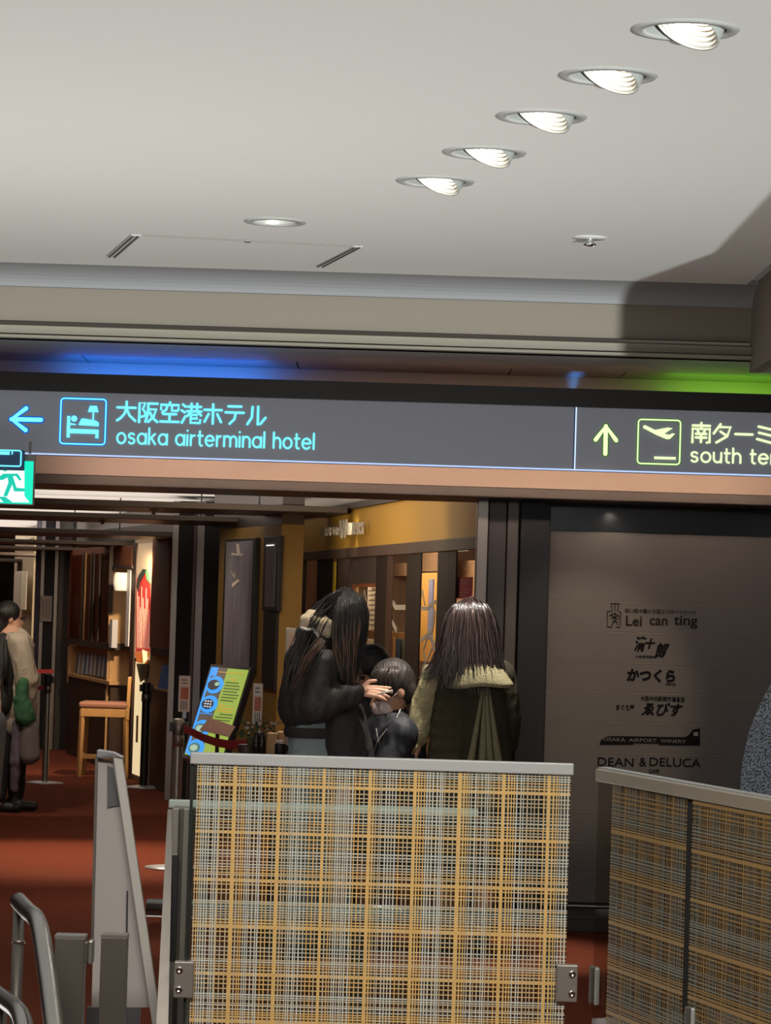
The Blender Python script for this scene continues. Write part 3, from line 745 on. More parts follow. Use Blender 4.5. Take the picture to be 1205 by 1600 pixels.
# corridor far end
struct(MB().box((-9, 45, 0), (-3, 45.2, 2.4)), 'wall_end', mat('end_grey', (.22, .21, .22), .8))
struct(MB().box((W(50, 900, 36).x - .02, 36, 0), (W(50, 900, 36).x + .5, 36.1, 2.34)), 'wall_end_side', mat('end_dim', (.12, .10, .09), .8))
struct(MB().hexa([W(20, 960, 38) * 1, W(52, 960, 33.5) * 1, W(54, 960, 33.5) * 1, W(22, 960, 38.2) * 1] and
       [Vector((W(20, 960, 38).x, 38, 0)), Vector((W(50, 960, 33.5).x, 33.5, 0)), Vector((W(50, 960, 33.5).x + .1, 33.5, 0)), Vector((W(20, 960, 38).x + .1, 38, 0)),
        Vector((W(20, 960, 38).x, 38, 2.3)), Vector((W(50, 960, 33.5).x, 33.5, 2.3)), Vector((W(50, 960, 33.5).x + .1, 33.5, 2.3)), Vector((W(20, 960, 38).x + .1, 38, 2.3))]), 'wall_cream', cream)
cur = MB()
pts = []
ca = W(31, 900, 35.6); cb_ = W(45, 900, 33.6)
V = []; n = 14
for i in range(n + 1):
    t_ = i / n; p = ca.lerp(cb_, t_); q = Vector((p.x - .06 + .035 * math.sin(i * 1.9), p.y, 0)); V.append(q)
z1_, z0_ = W(38, 893, 34.5).z, W(38, 952, 34.5).z
cur.add([v + Vector((0, 0, z0_)) for v in V] + [v + Vector((0, 0, z1_)) for v in V], [(i, i + 1, n + 2 + i, n + 1 + i) for i in range(n)])
o = cur.build('short_curtain', mat('curtain_cream', (.75, .68, .55), .8)); tagit(o, 'short cream curtain hanging on the far cream wall', 'curtain')
sl = o.modifiers.new('s', 'SOLIDIFY'); sl.thickness = .01
# panel in the end wall
struct(MB().fr(-40, 9, 910, 1120, 44.8, .05), 'door_1', dk_wood)
# left corridor wall (outside the frame, keeps the passage closed)
struct(MB().box((-6.2, 15, 0), (-6.1, 45, 2.34)), 'wall_left', mat('left_wall_dark', (.12, .09, .07), .7))

# =================================================================== WINERY FACADE (plane W2)
fac = thing('winery_facade', 'ochre shop front band and dark window frames of the winery', 'shop front', W2.hit(600, 1000) * 1)
del fac['label'], fac['category']; fac['kind'] = 'structure'; fac.location.z = 0; ORG[fac.name] = Vector(fac.location)
zy0 = EYE + .362; zy1 = 2.16
def wseg(x0, x1, z0, z1, off, th, wall=W2):
    a = wall.hit(x0, 945, off); b = wall.hit(x1, 945, off); return MB().wz(wall, a, b, z0, z1, th)
wseg(437, 775, zy0, zy1, 0, .03).build('ochre_band', yellow, fac)
wseg(437, 456, 0, zy0, 0, .012).build('ochre_jamb', yellow, fac)
wseg(430, 790, zy1, zy1 + .05, .02, .03).build('crown_trim', bronze, fac, bev=.004)
wseg(430, 790, zy1 + .05, 2.34, -.02, .03).build('upper_strip', mat('strip_grey', (.35, .30, .25), .8), fac)
wseg(456, 775, zy0 - .065, zy0, .012, .03).build('head_rail', mull_lt, fac, bev=.003)
zw = zy0 - .065
def mull(x0, x1, m, off=0., th=.008, z0=0, z1=None, name='mullion'):
    return wseg(x0, x1, z0, z1 or zw, off, th).build(name, m, fac, bev=.002)
for a, b_, m in ((456, 471, mull_m), (471, 477, mull_lt), (494, 508, mull_m), (508, 518, mull_m), (586, 603, mull_m), (603, 612, dk_wood), (634, 647, mull_m), (647, 656, mull_m), (682, 699, mull_m), (699, 711, mull_m)):
    mull(a, b_, m)
mull(519, 523, mat('yellow_sticker', (.75, .55, .03), .5), -.002, .004, zw - .30, zw - .02, 'yellow_strip')
mull(523, 549, mat('door_leaf_brown', (.10, .07, .062), .5), -.02, .01, name='door_leaf')
mull(549, 586, mat('door_head', (.05, .035, .03), .5), 0, .008, zw - .17, zw, 'door_head')
for a, b_ in ((549, 552), (555, 558)): mull(a, b_, oak if a == 555 else brown_wood, .0, .008, 0, zw - .17, 'door_jamb')
wseg(555, 586, zw - .19, zw - .165, .0, .008).build('door_jamb', brown_wood, fac)
for a, b_ in ((477, 494), (558, 586), (612, 634), (656, 682), (711, 742)):
    wseg(a, b_, .1, zw, -.012, .004).build('pane', dim_glass, fac)
wseg(556, 634, .55, .62 - .0, -.0, .04).build('rail', oak, fac)
# cream branch motif stuck on the glass
tape = mat('frosted_tape', (.34, .30, .25), .6)
def tp(P, w=.02, off=-.008):
    mb = MB()
    for a, b_ in zip(P, P[1:]): mb.bar(W2.hit(a[0], a[1], off), W2.hit(b_[0], b_[1], off), .004, w, up=(0, 0, 1) if abs(a[0] - b_[0]) > 3 else (0, 1, 0))
    mb.build('branch_decal', tape, fac)
tp([(611, 936), (618, 949), (634, 949)], .03); tp([(611, 953), (612, 970), (620, 986)], .025)
tp([(656, 950), (668, 951), (676, 943), (681, 940)], .022); tp([(676, 944), (680, 960), (676, 985), (668, 992), (656, 1002)], .022)
tp([(668, 992), (675, 998), (680, 1008)], .02); tp([(668, 994), (662, 1015), (666, 1045)], .018); tp([(672, 996), (680, 1020), (676, 1040)], .018); tp([(657, 1060), (660, 1045), (668, 1030), (676, 1012)], .018)
tp([(566, 942), (569, 922), (573, 944)], .012); tp([(657, 945), (660, 922), (664, 945)], .012)
# interior of the winery
inn = 2.2
room = thing('winery_interior', 'inside of the winery seen through its windows', 'room', fac.location)
del room['label'], room['category']; room['kind'] = 'structure'; ORG[room.name] = Vector(fac.location)
wseg(380, 1000, 0, 2.34, -inn, .1).build('back_wall', mat('ochre_inside', (.34, .19, .07), .8), room)
a = W2.hit(430, 945, 0)
b_ = W2.hit(780, 945, 0)
MB().plate([a + Vector((0, 0, 2.30 - a.z)), b_ + Vector((0, 0, 2.30 - b_.z)), b_ - W2.n * 2.3 + Vector((0, 0, 2.30 - b_.z)), a - W2.n * 2.3 + Vector((0, 0, 2.30 - a.z))], (0, 0, .03)).build('inner_ceiling', mat('inner_ceiling', (.12, .10, .08), .8), room)
MB().wz(W2, a - W2.n * .15, a - W2.n * .15 + W2.t * .1, 0, 2.3, 2.1).build('end_wall', mat('inner_end', (.22, .14, .09), .8), room)
brick_m = mat('inner_brick', (.23, .12, .09), .8); 
def inside(x0, x1, y0, y1, off, m, name, th=.012, lab=None): return MB().wl(W2, x0, x1, y0, y1, -off, th).build(name, m, room, bev=.002)
inside(470, 500, 860, 1060, 1.2, mat('inner_shelf', (.30, .16, .09), .6), 'shelf_unit')
inside(480, 492, 880, 905, 1.1, brick_m, 'shelf_box'); inside(484, 490, 930, 1000, 1.1, mat('bottle_dark', (.06, .05, .05), .3), 'shelf_box')
inside(561, 588, 900, 1060, .9, mat('inner_dark', (.05, .04, .035), .6), 'dark_door')
inside(574, 588, 905, 985, .5, mat('notice_paper', (.60, .52, .42), .7), 'notice_paper')
for i in range(9): inside(576, 585, 914 + i * 7.6, 916.5 + i * 7.6, .48, mat('notice_ink', (.16, .12, .10), .7), 'notice_line', .004)
inside(581, 585, 910, 922, .47, mat('notice_ink', (.16, .12, .10), .7), 'notice_mark', .004)
inside(612, 640, 880, 900, .9, mat('inner_tan', (.36, .22, .13), .7), 'wall_panel')
inside(612, 640, 900, 985, 1.3, brick_m, 'wall_panel')
inside(560, 640, 986, 996, .3, oak, 'counter_edge'); inside(560, 570, 996, 1100, .3, oak, 'counter_post'); inside(606, 614, 996, 1100, .25, oak, 'counter_post')
inside(572, 606, 1000, 1100, .45, mat('inner_cream', (.62, .50, .34), .7), 'counter_panel'); inside(585, 600, 1003, 1100, .4, mat('inner_dark', (.05, .04, .035), .6), 'counter_panel')
inside(614, 622, 998, 1100, .3, mat('cooler_blue', (.10, .20, .34), .4), 'cooler_door'); inside(622, 640, 998, 1100, .32, mat('cooler_green', (.33, .42, .38), .4), 'cooler_door')
inside(655, 690, 895, 1035, .8, mat('inner_amber', (.62, .33, .07), .6), 'amber_panel'); inside(669, 675, 905, 1000, .7, mat('inner_blue', (.22, .24, .42), .5), 'blue_strip')
inside(655, 690, 858, 893, 1.0, mat('inner_tan', (.36, .22, .13), .7), 'wall_panel')
inside(712, 745, 876, 950, 1.2, mat('inner_tan', (.36, .22, .13), .7), 'wall_panel')
for i, (x, y) in enumerate(((624, 858), (668, 856), (720, 856))):
    inside(x - 10, x + 10, y - 4, y + 6, 1.0, mat('duct_steel', (.3, .33, .3), .3, .7), 'duct')
mp_ = MB().wl(W2, 713, 738, 902, 935, -.02, .003).build('magenta_poster', mat('magenta_paper', (.75, .07, .16), .6)); tagit(mp_, 'magenta poster behind the window beside the steel pillar strip', 'poster')
for i in range(6):
    MB().wl(W2, 715, 736 - (i % 3) * 4, 906 + i * 4.6, 908 + i * 4.6, -.0185, .001).build('print_line', mat('pink_ink', (.75, .35, .38), .6), mp_)
# raised metal letters of the facade
fl = thing('raised_facade_letters', 'raised metal AIRPORT WINERY letters on the ochre shop front', 'lettering', W2.hit(535, 830) * 1)
lm = mat('letter_metal', (.70, .66, .58), .35, .35)
def fl_text(s, x0, x1, ytop, ybot, nm):
    xm = (x0 + x1) / 2; a = W2.hit(x0, ybot, .05); b = W2.hit(x1, ybot, .05); z0 = W2.hit(xm, ybot, .05).z; zt = W2.hit(xm, ytop, .05).z
    a.z = b.z = z0
    # letters run from far (left) to near (right)
    mb = text_mb(s, a, b, zt - z0, .0, .015)
    V = list(mb.v); Fs = list(mb.f); o2 = MB(); o2.add(V, Fs); n = len(V); o2.add([v - W2.n * .012 for v in V], Fs)
    edge = {}
    for f in Fs:
        for i in range(len(f)):
            e = (f[i], f[(i + 1) % len(f)]); kk = tuple(sorted(e)); edge[kk] = edge.get(kk, 0) + 1
    for (i, j), cnt in edge.items():
        if cnt == 1: o2.f.append([i, j, n + j, n + i]); o2.sm.append(False)
    return o2.build(nm, lm, fl)
x = 500
for i, ch in enumerate('AIRPORT'): 
    w_ = 2.2 if ch == 'I' else 4.6; fl_text(ch, x, x + w_, 824 - i * .25, 837 - i * .2, 'letter'); x += w_ + .8
fl_text('W', 529, 540, 812, 841, 'letter')
x = 541.5
for i, ch in enumerate('INERY'):
    w_ = 2.6 if ch == 'I' else 5.2; fl_text(ch, x, x + w_, 817 - i * .4, 836 - i * .4, 'letter'); x += w_ + .7

# =================================================================== CORRIDOR RIGHT SIDE (plane W1)
zc = EYE + .515
def w1seg(x0, x1, z0, z1, off, th): 
    a = W1.hit(x0, 945, off); b = W1.hit(x1, 945, off); return MB().wz(W1, a, b, z0, z1, th)
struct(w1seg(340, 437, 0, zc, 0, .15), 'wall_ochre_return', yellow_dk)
struct(w1seg(330, 437, zc, 2.34, 0, .15), 'trim_9', bronze)
struct(w1seg(60, 340, zc + .0, 2.34, -.25, .15), 'wall_upper', bronze)
pic = thing('tall_dark_picture', 'tall dark framed mirror picture with pale light streaks on ochre wall', 'picture', W1.hit(372, 1040))
MB().wl(W1, 348, 396, 842, 1050, .035, .035).build('case', black, pic, bev=.004)
pm = mat('mirror_print', (.24, .225, .27), .4, .0, vary=.85, vscale=9, stretch=(1, 1, .2))
MB().wl(W1, 350.5, 392, 846, 1048, .037, .003).build('print', pm, pic)
st = MB()
for P in ([(369, 849), (373, 850), (375, 866), (370, 866)], [(361, 864), (382, 866), (378, 869), (362, 867)], [(360, 892), (366, 900), (370, 890), (366, 903)], [(362, 912), (372, 905), (374, 908), (363, 918)]):
    q = [W1.hit(x, y, .040) for x, y in P]; st.plate(q, -W1.n * .002)
st.build('light_streak', mat('streak', (.75, .65, .55), .5), pic)
sc2 = thing('narrow_wall_case', 'narrow dark glazed wall case beside the tall dark picture', 'display case', W1.hit(423, 1080))
MB().wl(W1, 411, 434, 838, 955, .03, .03).build('case', black, sc2, bev=.003)
MB().wl(W1, 414.5, 429.5, 848, 948, .032, .003).build('pane', mat('case_glass', (.20, .18, .19), .3, .1, vary=.7, vscale=6, stretch=(1, 1, .3)), sc2)
MB().wl(W1, 416, 428, 851, 853, .034, .003).build('lamp', emat('case_lamp', (1, .95, .85), 1.0), sc2)
MB().wl(W1, 410, 430, 956, 1078, .02, .02).build('lower_door', mat('case_dark', (.014, .012, .012), .4), sc2)
for px, py in ((354, 842), (394, 836)):
    MB().lathe(W1.hit(px, py, .0), [(0, 0), (.012, 0), (.012, .02), (0, .02)], 10, axis=-W1.n).build('wall_fixing', steel_dk, pic)
# big dark shop pillar
bp_ = thing('shop_pillar', 'broad black pillar with shiny steel corner strips beside the ochre wall', 'pillar', W1.hit(300, 1240))
bp_.location.z = 0; ORG[bp_.name].z = 0
pd_ = 22.6
def vb(x0, x1, d, th, z1=2.3): 
    c = W((x0 + x1) / 2, 1040, d); w = (x1 - x0) * d / F / 2; return MB().box((c.x - w, d, 0), (c.x + w, d + th, z1))
strip_m = mat('strip_steel', (.30, .28, .28), .38, 1)
vb(274, 296, pd_, .8).build('panel', mat('pillar_black', (.010, .009, .011), .6, spec=.2), bp_)
vb(263, 273.5, pd_ + .03, .6).build('corner_strip', strip_m, bp_, bev=.004)
vb(296.5, 301, pd_ - .02, .3).build('panel', mat('pillar_brown', (.06, .04, .035), .4, .3), bp_)
vb(301.5, 314, pd_ - .05, .4).build('corner_strip', mat('strip_steel2', (.18, .17, .18), .38, 1), bp_, bev=.004)
vb(314.5, 341, pd_ - .06, .5).build('panel', mat('pillar_black', (.010, .009, .011), .6, spec=.2), bp_)
# brown panel with a niche
np_ = thing('niche_panel', 'red brown wood panel with a lit leaflet niche between poster and pillar', 'cabinet', W1.hit(248, 1235)); np_.location.z = 0; ORG[np_.name].z = 0
MB().wl(W1, 236, 263, 840, 1013, 0, .3).build('upper_panel', brown_wood, np_, bev=.003)
MB().wl(W1, 235, 263, 1078, 1245, 0, .3).build('lower_panel', dk_wood, np_, bev=.003)
MB().wl(W1, 235, 263, 1013, 1024, .01, .3).build('rail', dk_wood, np_)
dn = W1.hit(236, 1050, 0).y
MB().fr(234, 264, 1022, 1082, dn, .02).build('niche_back', pine, np_)
MB().wl(W1, 235, 263, 1076, 1080, 0, .2).build('ledge', pine, np_)
lf = MB(); q = [W1.hit(x, y, o_) for x, y, o_ in ((246, 1078, -.01), (262, 1082, -.01), (262, 1040, -.03), (254, 1038, -.03))]
o = lf.plate(q, -W1.n * .004).build('leaflet', mat('leaflet_blue', (.10, .20, .55), .5)); tagit(o, 'blue leaflet leaning in the niche of the brown panel', 'leaflet')
# illuminated poster column with the red bud
pc = thing('lit_poster_column', 'illuminated narrow poster column with a red painted bud and green tip', 'poster', W1.hit(222, 1230)); pc.location.z = 0; ORG[pc.name].z = 0
MB().wl(W1, 207, 237, 842, 1225, -.02, .12).build('casing', mat('poster_case', (.30, .24, .17), .5), pc)
MB().wl(W1, 211, 236, 846, 1030, -.012, .008).build('lit_panel', mat('lit_panel', (.45, .36, .25), .5, emit=(.75, .50, .28), es=.40), pc)
MB().wl(W1, 209, 222, 1034, 1212, -.012, .008).build('lit_panel', mat('lit_panel_low', (.5, .42, .3), .5, emit=(.95, .75, .42), es=.8), pc)
budm = mat('bud_red', (.35, .02, .015), .5, emit=(.62, .045, .03), es=.55, vary=.6, vscale=9, stretch=(1, 1, .15))
def w1poly(P, off, th, name, m, par):
    return MB().plate([W1.hit(x, y, off) for x, y in P], -W1.n * th).build(name, m, par)
w1poly([(213, 905), (222, 893), (233, 900), (235, 920), (234, 1018), (212, 1018)], -.008, .004, 'red_bud', budm, pc)
for i in range(9):
    x = 214 + i * 2.3; w1poly([(x, 915 + (i * 17) % 49), (x + .5, 915 + (i * 17) % 49), (x + .5 + (i % 3) * .3, 1012), (x - .2, 1014)], -.005, .002, 'bud_stripe', mat('bud_stripe', (.7, .4, .3), .5, emit=(.95, .5, .36), es=.35), pc)
w1poly([(213, 916), (216, 900), (223, 889), (229, 890), (224, 900), (218, 910), (216, 925)], -.002, .003, 'dark_leaf', mat('leaf_dark', (.02, .035, .03), .5), pc)
w1poly([(227, 891), (232, 893), (235, 912), (229, 905)], -.002, .003, 'green_leaf', mat('leaf_green_lit', (.1, .3, .1), .5, emit=(.2, .5, .2), es=.5), pc)
w1poly([(210, 1019), (234, 1019), (228, 1037), (214, 1035)], -.006, .004, 'bud_base', mat('bud_base', (.45, .06, .02), .5, emit=(.8, .22, .04), es=.5), pc)
w1poly([(222, 1015), (229, 1018), (230, 1030), (224, 1037)], -.001, .003, 'bud_glow', emat('bud_glow', (1, .75, .35), 1.5), pc)
w1poly([(213, 1037), (232, 1037), (228, 1060), (219, 1066)], -.006, .004, 'bud_stem', mat('bud_stem', (.10, .08, .05), .5), pc)
w1poly([(213, 1118), (216, 1118), (215, 1160), (212, 1160)], -.006, .003, 'small_words', mat('brown_words', (.3, .2, .1), .5), pc)
MB().wl(W1, 211, 236, 843, 848, 0, .1).build('top_rail', cream, pc)
# alcove with the paper lantern
al = thing('wood_alcove', 'open wooden alcove holding a white paper lantern', 'alcove', W1.hit(188, 1200)); al.location.z = 0; ORG[al.name].z = 0
da = W1.hit(171, 1000, 0).y
MB().fr(168, 204, 850, 1192, da - .02, .02).build('back', pine, al)
MB().fr(170, 177, 855, 960, da - .04, .02).build('side_panel', dk_wood, al)
MB().wl(W1, 202, 208, 848, 1205, 0, .03).build('side_panel', dk_wood, al, bev=.002)
MB().wl(W1, 178, 206, 853, 884, 0, .03).build('top_box', brown_wood, al, bev=.002)
MB().wl(W1, 176, 206, 884, 888, .01, .04).build('shelf', dk_wood, al)
MB().wl(W1, 197, 202, 890, 1010, -.0, .01).build('white_strip', mat('strip_white', (.65, .62, .66), .5), al)
ln = MB(); c = W1.hit(191, 909, .03)
prof = []
for i in range(15):
    t_ = i / 14; prof.append((.075 * (.82 + .18 * math.sin(t_ * PI)) * (1 + (.05 if i % 2 else 0)), .08 - t_ * .16))
o = ln.lathe(c, [(0, .08)] + prof + [(0, -.08)], 16).build('paper_lantern', mat('lantern_paper', (.75, .71, .64), .7, emit=(.9, .8, .65), es=.25)); tagit(o, 'white pleated paper lantern inside the wooden alcove', 'lantern')
# cabinet with brochure rack
cbn = thing('tall_wood_cabinet', 'tall dark wood cabinet with glazed doors above a lit brochure rack', 'cabinet', W1.hit(138, 1185)); cbn.location.z = 0; ORG[cbn.name].z = 0
MB().wl(W1, 107, 171, 856, 1003, 0, .35).build('upper_case', brown_wood, cbn, bev=.003)
gl = MB().wl(W1, 109, 168, 866, 1000, .012, .006).build('pane', glass('cab_glass', (.8, .7, .65), .02), cbn)
for x in (127, 131, 140, 144, 153): MB().wl(W1, x, x + 1.3, 864, 1002, .02, .012).build('door_stile', dk_wood if x != 131 else oak, cbn)
MB().wl(W1, 105, 172, 1001, 1011, .02, .36).build('rail', dk_wood, cbn)
MB().wl(W1, 106, 170, 1011, 1062, -.09, .02).build('rack_back', pine, cbn)
MB().wl(W1, 105, 108, 1010, 1066, 0, .1).build('rack_side', pine, cbn); MB().wl(W1, 168, 171, 1010, 1068, 0, .03).build('rack_side', pine, cbn)
MB().wl(W1, 105, 171, 1058, 1063, .02, .1).build('rack_ledge', pine, cbn)
MB().wl(W1, 105, 171, 1063, 1192, 0, .35).build('lower_case', dk_wood, cbn, bev=.003)
MB().wl(W1, 162, 165, 1078, 1095, .02, .02).build('handle', steel_dk, cbn)
MB().wl(W1, 171, 175, 968, 1012, .03, .05).build('white_sign_strip', mat('strip_white', (.65, .62, .66), .5), cbn)
bcol = [(.13, .10, .13), (.28, .2, .15), (.10, .13, .2), (.2, .15, .17), (.3, .22, .16), (.16, .12, .12), (.22, .17, .17), (.14, .11, .16)]
for i in range(8):
    x = 117 + i * 6.3
    q = [W1.hit(x, 1051 + i * 1.0, -.03), W1.hit(x + 4.2, 1052 + i * 1.0, -.03), W1.hit(x + 7.2, 1021 + i * .55, -.08), W1.hit(x + 3.4, 1020.5 + i * .55, -.08)]
    br = MB().plate(q, -W1.n * .006).build('brochure', mat(f'brochure_paper_{i}', bcol[i], .5))
    names_ = ['first', 'second', 'third', 'fourth', 'fifth', 'sixth', 'seventh', 'eighth']
    tagit(br, f'{names_[i]} dark brochure from the left leaning in the lit wooden rack', 'brochure', 'brochures in the lit rack')
    q2 = [W1.hit(x + 4.2, 1052 + i, -.02), W1.hit(x + 5.2, 1052 + i, -.02), W1.hit(x + 8.2, 1021 + i * .55, -.07), W1.hit(x + 7.2, 1021 + i * .55, -.07)]
    MB().plate(q2, -W1.n * .006).build('white_edge', mat('paper_white', (.62, .58, .55), .6), br)
# second dark pillar
p2 = thing('striped_pillar', 'slim black pillar with two polished steel strips further down the corridor', 'pillar', W(75, 1180, 30)); p2.location.z = 0; ORG[p2.name].z = 0
def vb2(x0, x1, d, th, z1=2.3):
    c = W((x0 + x1) / 2, 1020, d); w = (x1 - x0) * d / F / 2; return MB().box((c.x - w, d, 0), (c.x + w, d + th, z1))
vb2(66, 80, 29.5, .4).build('panel', mat('pillar_black', (.010, .009, .011), .6, spec=.2), p2)
vb2(80.5, 87, 29.48, .3).build('steel_strip', strip_m, p2, bev=.006); vb2(59, 65.5, 29.48, .3).build('steel_strip', strip_m, p2, bev=.006)
vb2(51, 58.5, 29.8, .3).build('side_panel', mat('grey_panel', (.11, .105, .13), .4, .3), p2)
vb2(87.5, 107, 29.6, .4).build('side_panel', mat('grey_brown_panel', (.055, .046, .042), .5, .2), p2)
pn = thing('pillar_notice', 'small printed notice taped to the slim striped pillar', 'notice', W(72, 970, 29.4))
MB().fr(63, 81, 931, 971, 29.42, .01).build('sheet', mat('notice_grey', (.20, .17, .16), .6), pn)
for i in range(3): MB().fr(66 + i * 5, 68 + i * 5, 937, 962 + (i % 2) * 3, 29.41, .005).build('text_column', mat('notice_ink', (.16, .12, .10), .7), pn)
# =================================================================== FURNITURE
def stool_chair():
    d = 25.4; k = d / F
    cx = W(163, 1205, d).x; t = thing('wooden_high_chair', 'light wooden high chair with padded brown seat in front of the alcove', 'chair', (cx, d, 0))
    def P(dx, dy, z): return Vector((cx + dx, d + dy, z))
    w = .20; dp_ = .19; sz = .60
    for sx, sy in ((-1, -1), (1, -1), (-1, 1)): MB().bar(P(sx * w, sy * dp_, 0), P(sx * w * .93, sy * dp_ * .93, sz), .036, .036).build('leg', oak, t, bev=.004)
    MB().bar(P(w, dp_, 0), P(w * .95, dp_, .5), .036, .036).bar(P(w * .95, dp_, .49), P(w * 1.05, dp_ + .05, .86), .036, .03).build('leg', oak, t, bev=.004)
    MB().bar(P(w, -dp_, .5), P(w * 1.05, -dp_ - .0, .86), .036, .03).build('back_post', oak, t, bev=.004)
    MB().box(P(-w, -dp_ - .01, .52), P(w, -dp_ + .015, .59)).box(P(-w, dp_ - .01, .52), P(w, dp_ + .015, .59)).box(P(-w - .01, -dp_, .52), P(-w + .015, dp_, .59)).box(P(w - .015, -dp_, .52), P(w + .01, dp_, .59)).build('seat_frame', oak, t, bev=.003)
    MB().box(P(-w, -dp_, .16), P(w, -dp_ + .02, .20)).box(P(-w, -dp_, .16), P(-w + .02, dp_, .20)).box(P(w - .02, -dp_, .20), P(w, dp_, .24)).build('stretcher', oak, t, bev=.002)
    s = MB().box(P(-w - .02, -dp_ - .02, .59), P(w + .02, dp_ + .02, .645)).build('seat', mat('seat_brown', (.30, .13, .085), .6), t, bev=.022); s.modifiers[0].segments = 4
    for z in (.36, .44): MB().box(P(w - .01, -dp_, z), P(w + .008, dp_, z + .025)).build('side_rail', dk_wood, t)
    MB().bar(P(w * 1.05, -dp_ - .01, .85), P(w * 1.05, dp_ + .06, .85), .03, .035).build('back_rail', oak, t, bev=.004)
stool_chair()
def stanchion(px, pyb, top_z, label, post=steel, head=black, r=.027, base=.155, group='belt barrier posts', d=None):
    p = onZ(px, pyb, 0) if d is None else Vector((W(px, pyb, d).x, d, 0))
    t = thing('barrier_post', label, 'barrier post', p, group)
    MB().lathe(p, [(0, 0), (base, 0), (base, .008), (base * .6, .016), (r, .022), (0, .022)], 32).build('base', steel_lt, t)
    MB().lathe(p, [(r, .022), (r, top_z - .16)], 20).build('post', post, t)
    MB().lathe(p, [(r, top_z - .16), (r * 1.18, top_z - .155), (r * 1.18, top_z - .1), (r, top_z - .095)], 20).build('collar', steel_dk, t)
    MB().lathe(p, [(r, top_z - .10), (r * 1.1, top_z - .09), (r * 1.1, top_z - .005), (r * .8, top_z), (0, top_z)], 20).build('head', head, t)
    MB().box((p.x - r * 1.7, p.y - .02, top_z - .075), (p.x - r * .9, p.y + .02, top_z - .02)).box((p.x + r * .9, p.y - .02, top_z - .075), (p.x + r * 1.7, p.y + .02, top_z - .02)).build('belt_slot', black, t)
    return p
pA = stanchion(70, 1224, .90, 'grey barrier post with round base near the slim striped pillar', steel)
pB = stanchion(224, 1231, .86, 'black barrier post on a round base before the poster column', mat('post_black', (.025, .022, .02), .35, .3), r=.033, base=.17)
pC = stanchion(272, 1357, .86, 'steel barrier post with a card holder just behind the patterned gate', steel, steel_dk, r=.030, base=.17)
redb = mat('red_belt', (.32, .014, .018), .6)
def belt(P, h, name, label, y=None):
    # P: world points (centre line), h: height
    mb = MB(); n = len(P); th = Vector((0, .004, 0))
    V = [p + Vector((0, 0, h / 2)) for p in P] + [p - Vector((0, 0, h / 2)) for p in P]
    V += [v + th for v in V]
    fs = []
    for i in range(n - 1):
        fs += [(i, i + 1, n + i + 1, n + i), (2 * n + i, 3 * n + i, 3 * n + i + 1, 2 * n + i + 1), (i, 2 * n + i, 2 * n + i + 1, i + 1), (n + i, n + i + 1, 3 * n + i + 1, 3 * n + i)]
    fs += [(0, n, 3 * n, 2 * n), (n - 1, 3 * n - 1, 4 * n - 1, 2 * n - 1)]
    o = mb.add(V, fs).build(name, redb); tagit(o, label, 'belt', 'red barrier belts'); return o
belt([W(x, y, pA.y) for x, y in ((52, 1076), (60, 1075), (68, 1075))], .035, 'retractable_belt', 'short red belt running from the grey post behind the walker')
belt([W(x, y, 27.0) for x, y in ((54, 1049), (70, 1049), (84, 1049))], .035, 'retractable_belt', 'thin dark red belt crossing the slim striped pillar')
belt([W(x, y, d) for x, y, d in ((287, 1138, pC.y), (300, 1144, 16.3), (318, 1153, 16.0), (338, 1160, 15.6), (360, 1164, 15.3), (388, 1163, 14.9))], .044, 'retractable_belt', 'wide red belt sagging below the menu screen')
# card holder on the steel post
def card(px0, px1, py0, py1, d, label, par=None):
    t = thing('menu_card', label, 'card', W((px0 + px1) / 2, py1, d), 'upright menu cards')
    MB().fr(px0, px1, py0, py1, d, .006).build('sheet', mat('card_paper', (.50, .43, .38), .6), t, bev=.001)
    w = px1 - px0; h = py1 - py0
    MB().fr(px0 + w * .18, px0 + w * .86, py0 + h * .32, py0 + h * .66, d - .001, .001).build('picture', mat('card_picture', (.36, .10, .05), .6, vary=.8, vscale=60), t)
    for i in range(3): MB().fr(px0 + w * (.2 + .22 * i), px0 + w * (.3 + .22 * i), py0 + h * .70, py0 + h * .94, d - .001, .001).build('text_column', mat('card_ink', (.10, .08, .08), .7), t)
    for i in range(2): MB().fr(px0 + w * .25, px0 + w * .75, py0 + h * (.1 + .09 * i), py0 + h * (.13 + .09 * i), d - .001, .001).build('text_line', mat('card_ink', (.10, .08, .08), .7), t)
    return t
c_ = card(279, 297, 1056, 1112, pC.y - .02, 'white menu card standing on top of the steel barrier post')
MB().fr(285, 291, 1111, 1122, pC.y - .015, .01).build('clip', chrome, c_)
# menu screen: portrait, leaning back
sd = 17.3; ks = sd / F
TL = W(331, 1043, sd + .10)
va = Vector((61 * ks, -45 * ks * 1.0, -2 * ks)); vb_ = Vector((-35 * ks, -47 * ks, -137 * ks))
TL = W(331, 1042.5, sd + .30)
nn = va.cross(vb_).normalized()
if nn.y > 0: nn = -nn
scn = thing('menu_screen', 'tilted portrait menu screen with yellow green page and food photographs', 'screen', TL + vb_ + va * .5)
def SP(u, v, o=0.): return TL + va * u + vb_ * v + nn * o
def sq(u0, u1, v0, v1, o, th, name, m, par=scn): return MB().plate([SP(u0, v0, o), SP(u1, v0, o), SP(u1, v1, o), SP(u0, v1, o)], -nn * th).build(name, m, par)
sq(-.05, 1.05, -.035, 1.04, 0, .05, 'casing', black)
dsp = sq(0, 1, 0, 1, .003, .004, 'display', emat('screen_green', (.42, .58, .08), .70))
sq(0, .44, 0, .985, .004, .001, 'photo_column', emat('screen_brown', (.11, .085, .07), .8))
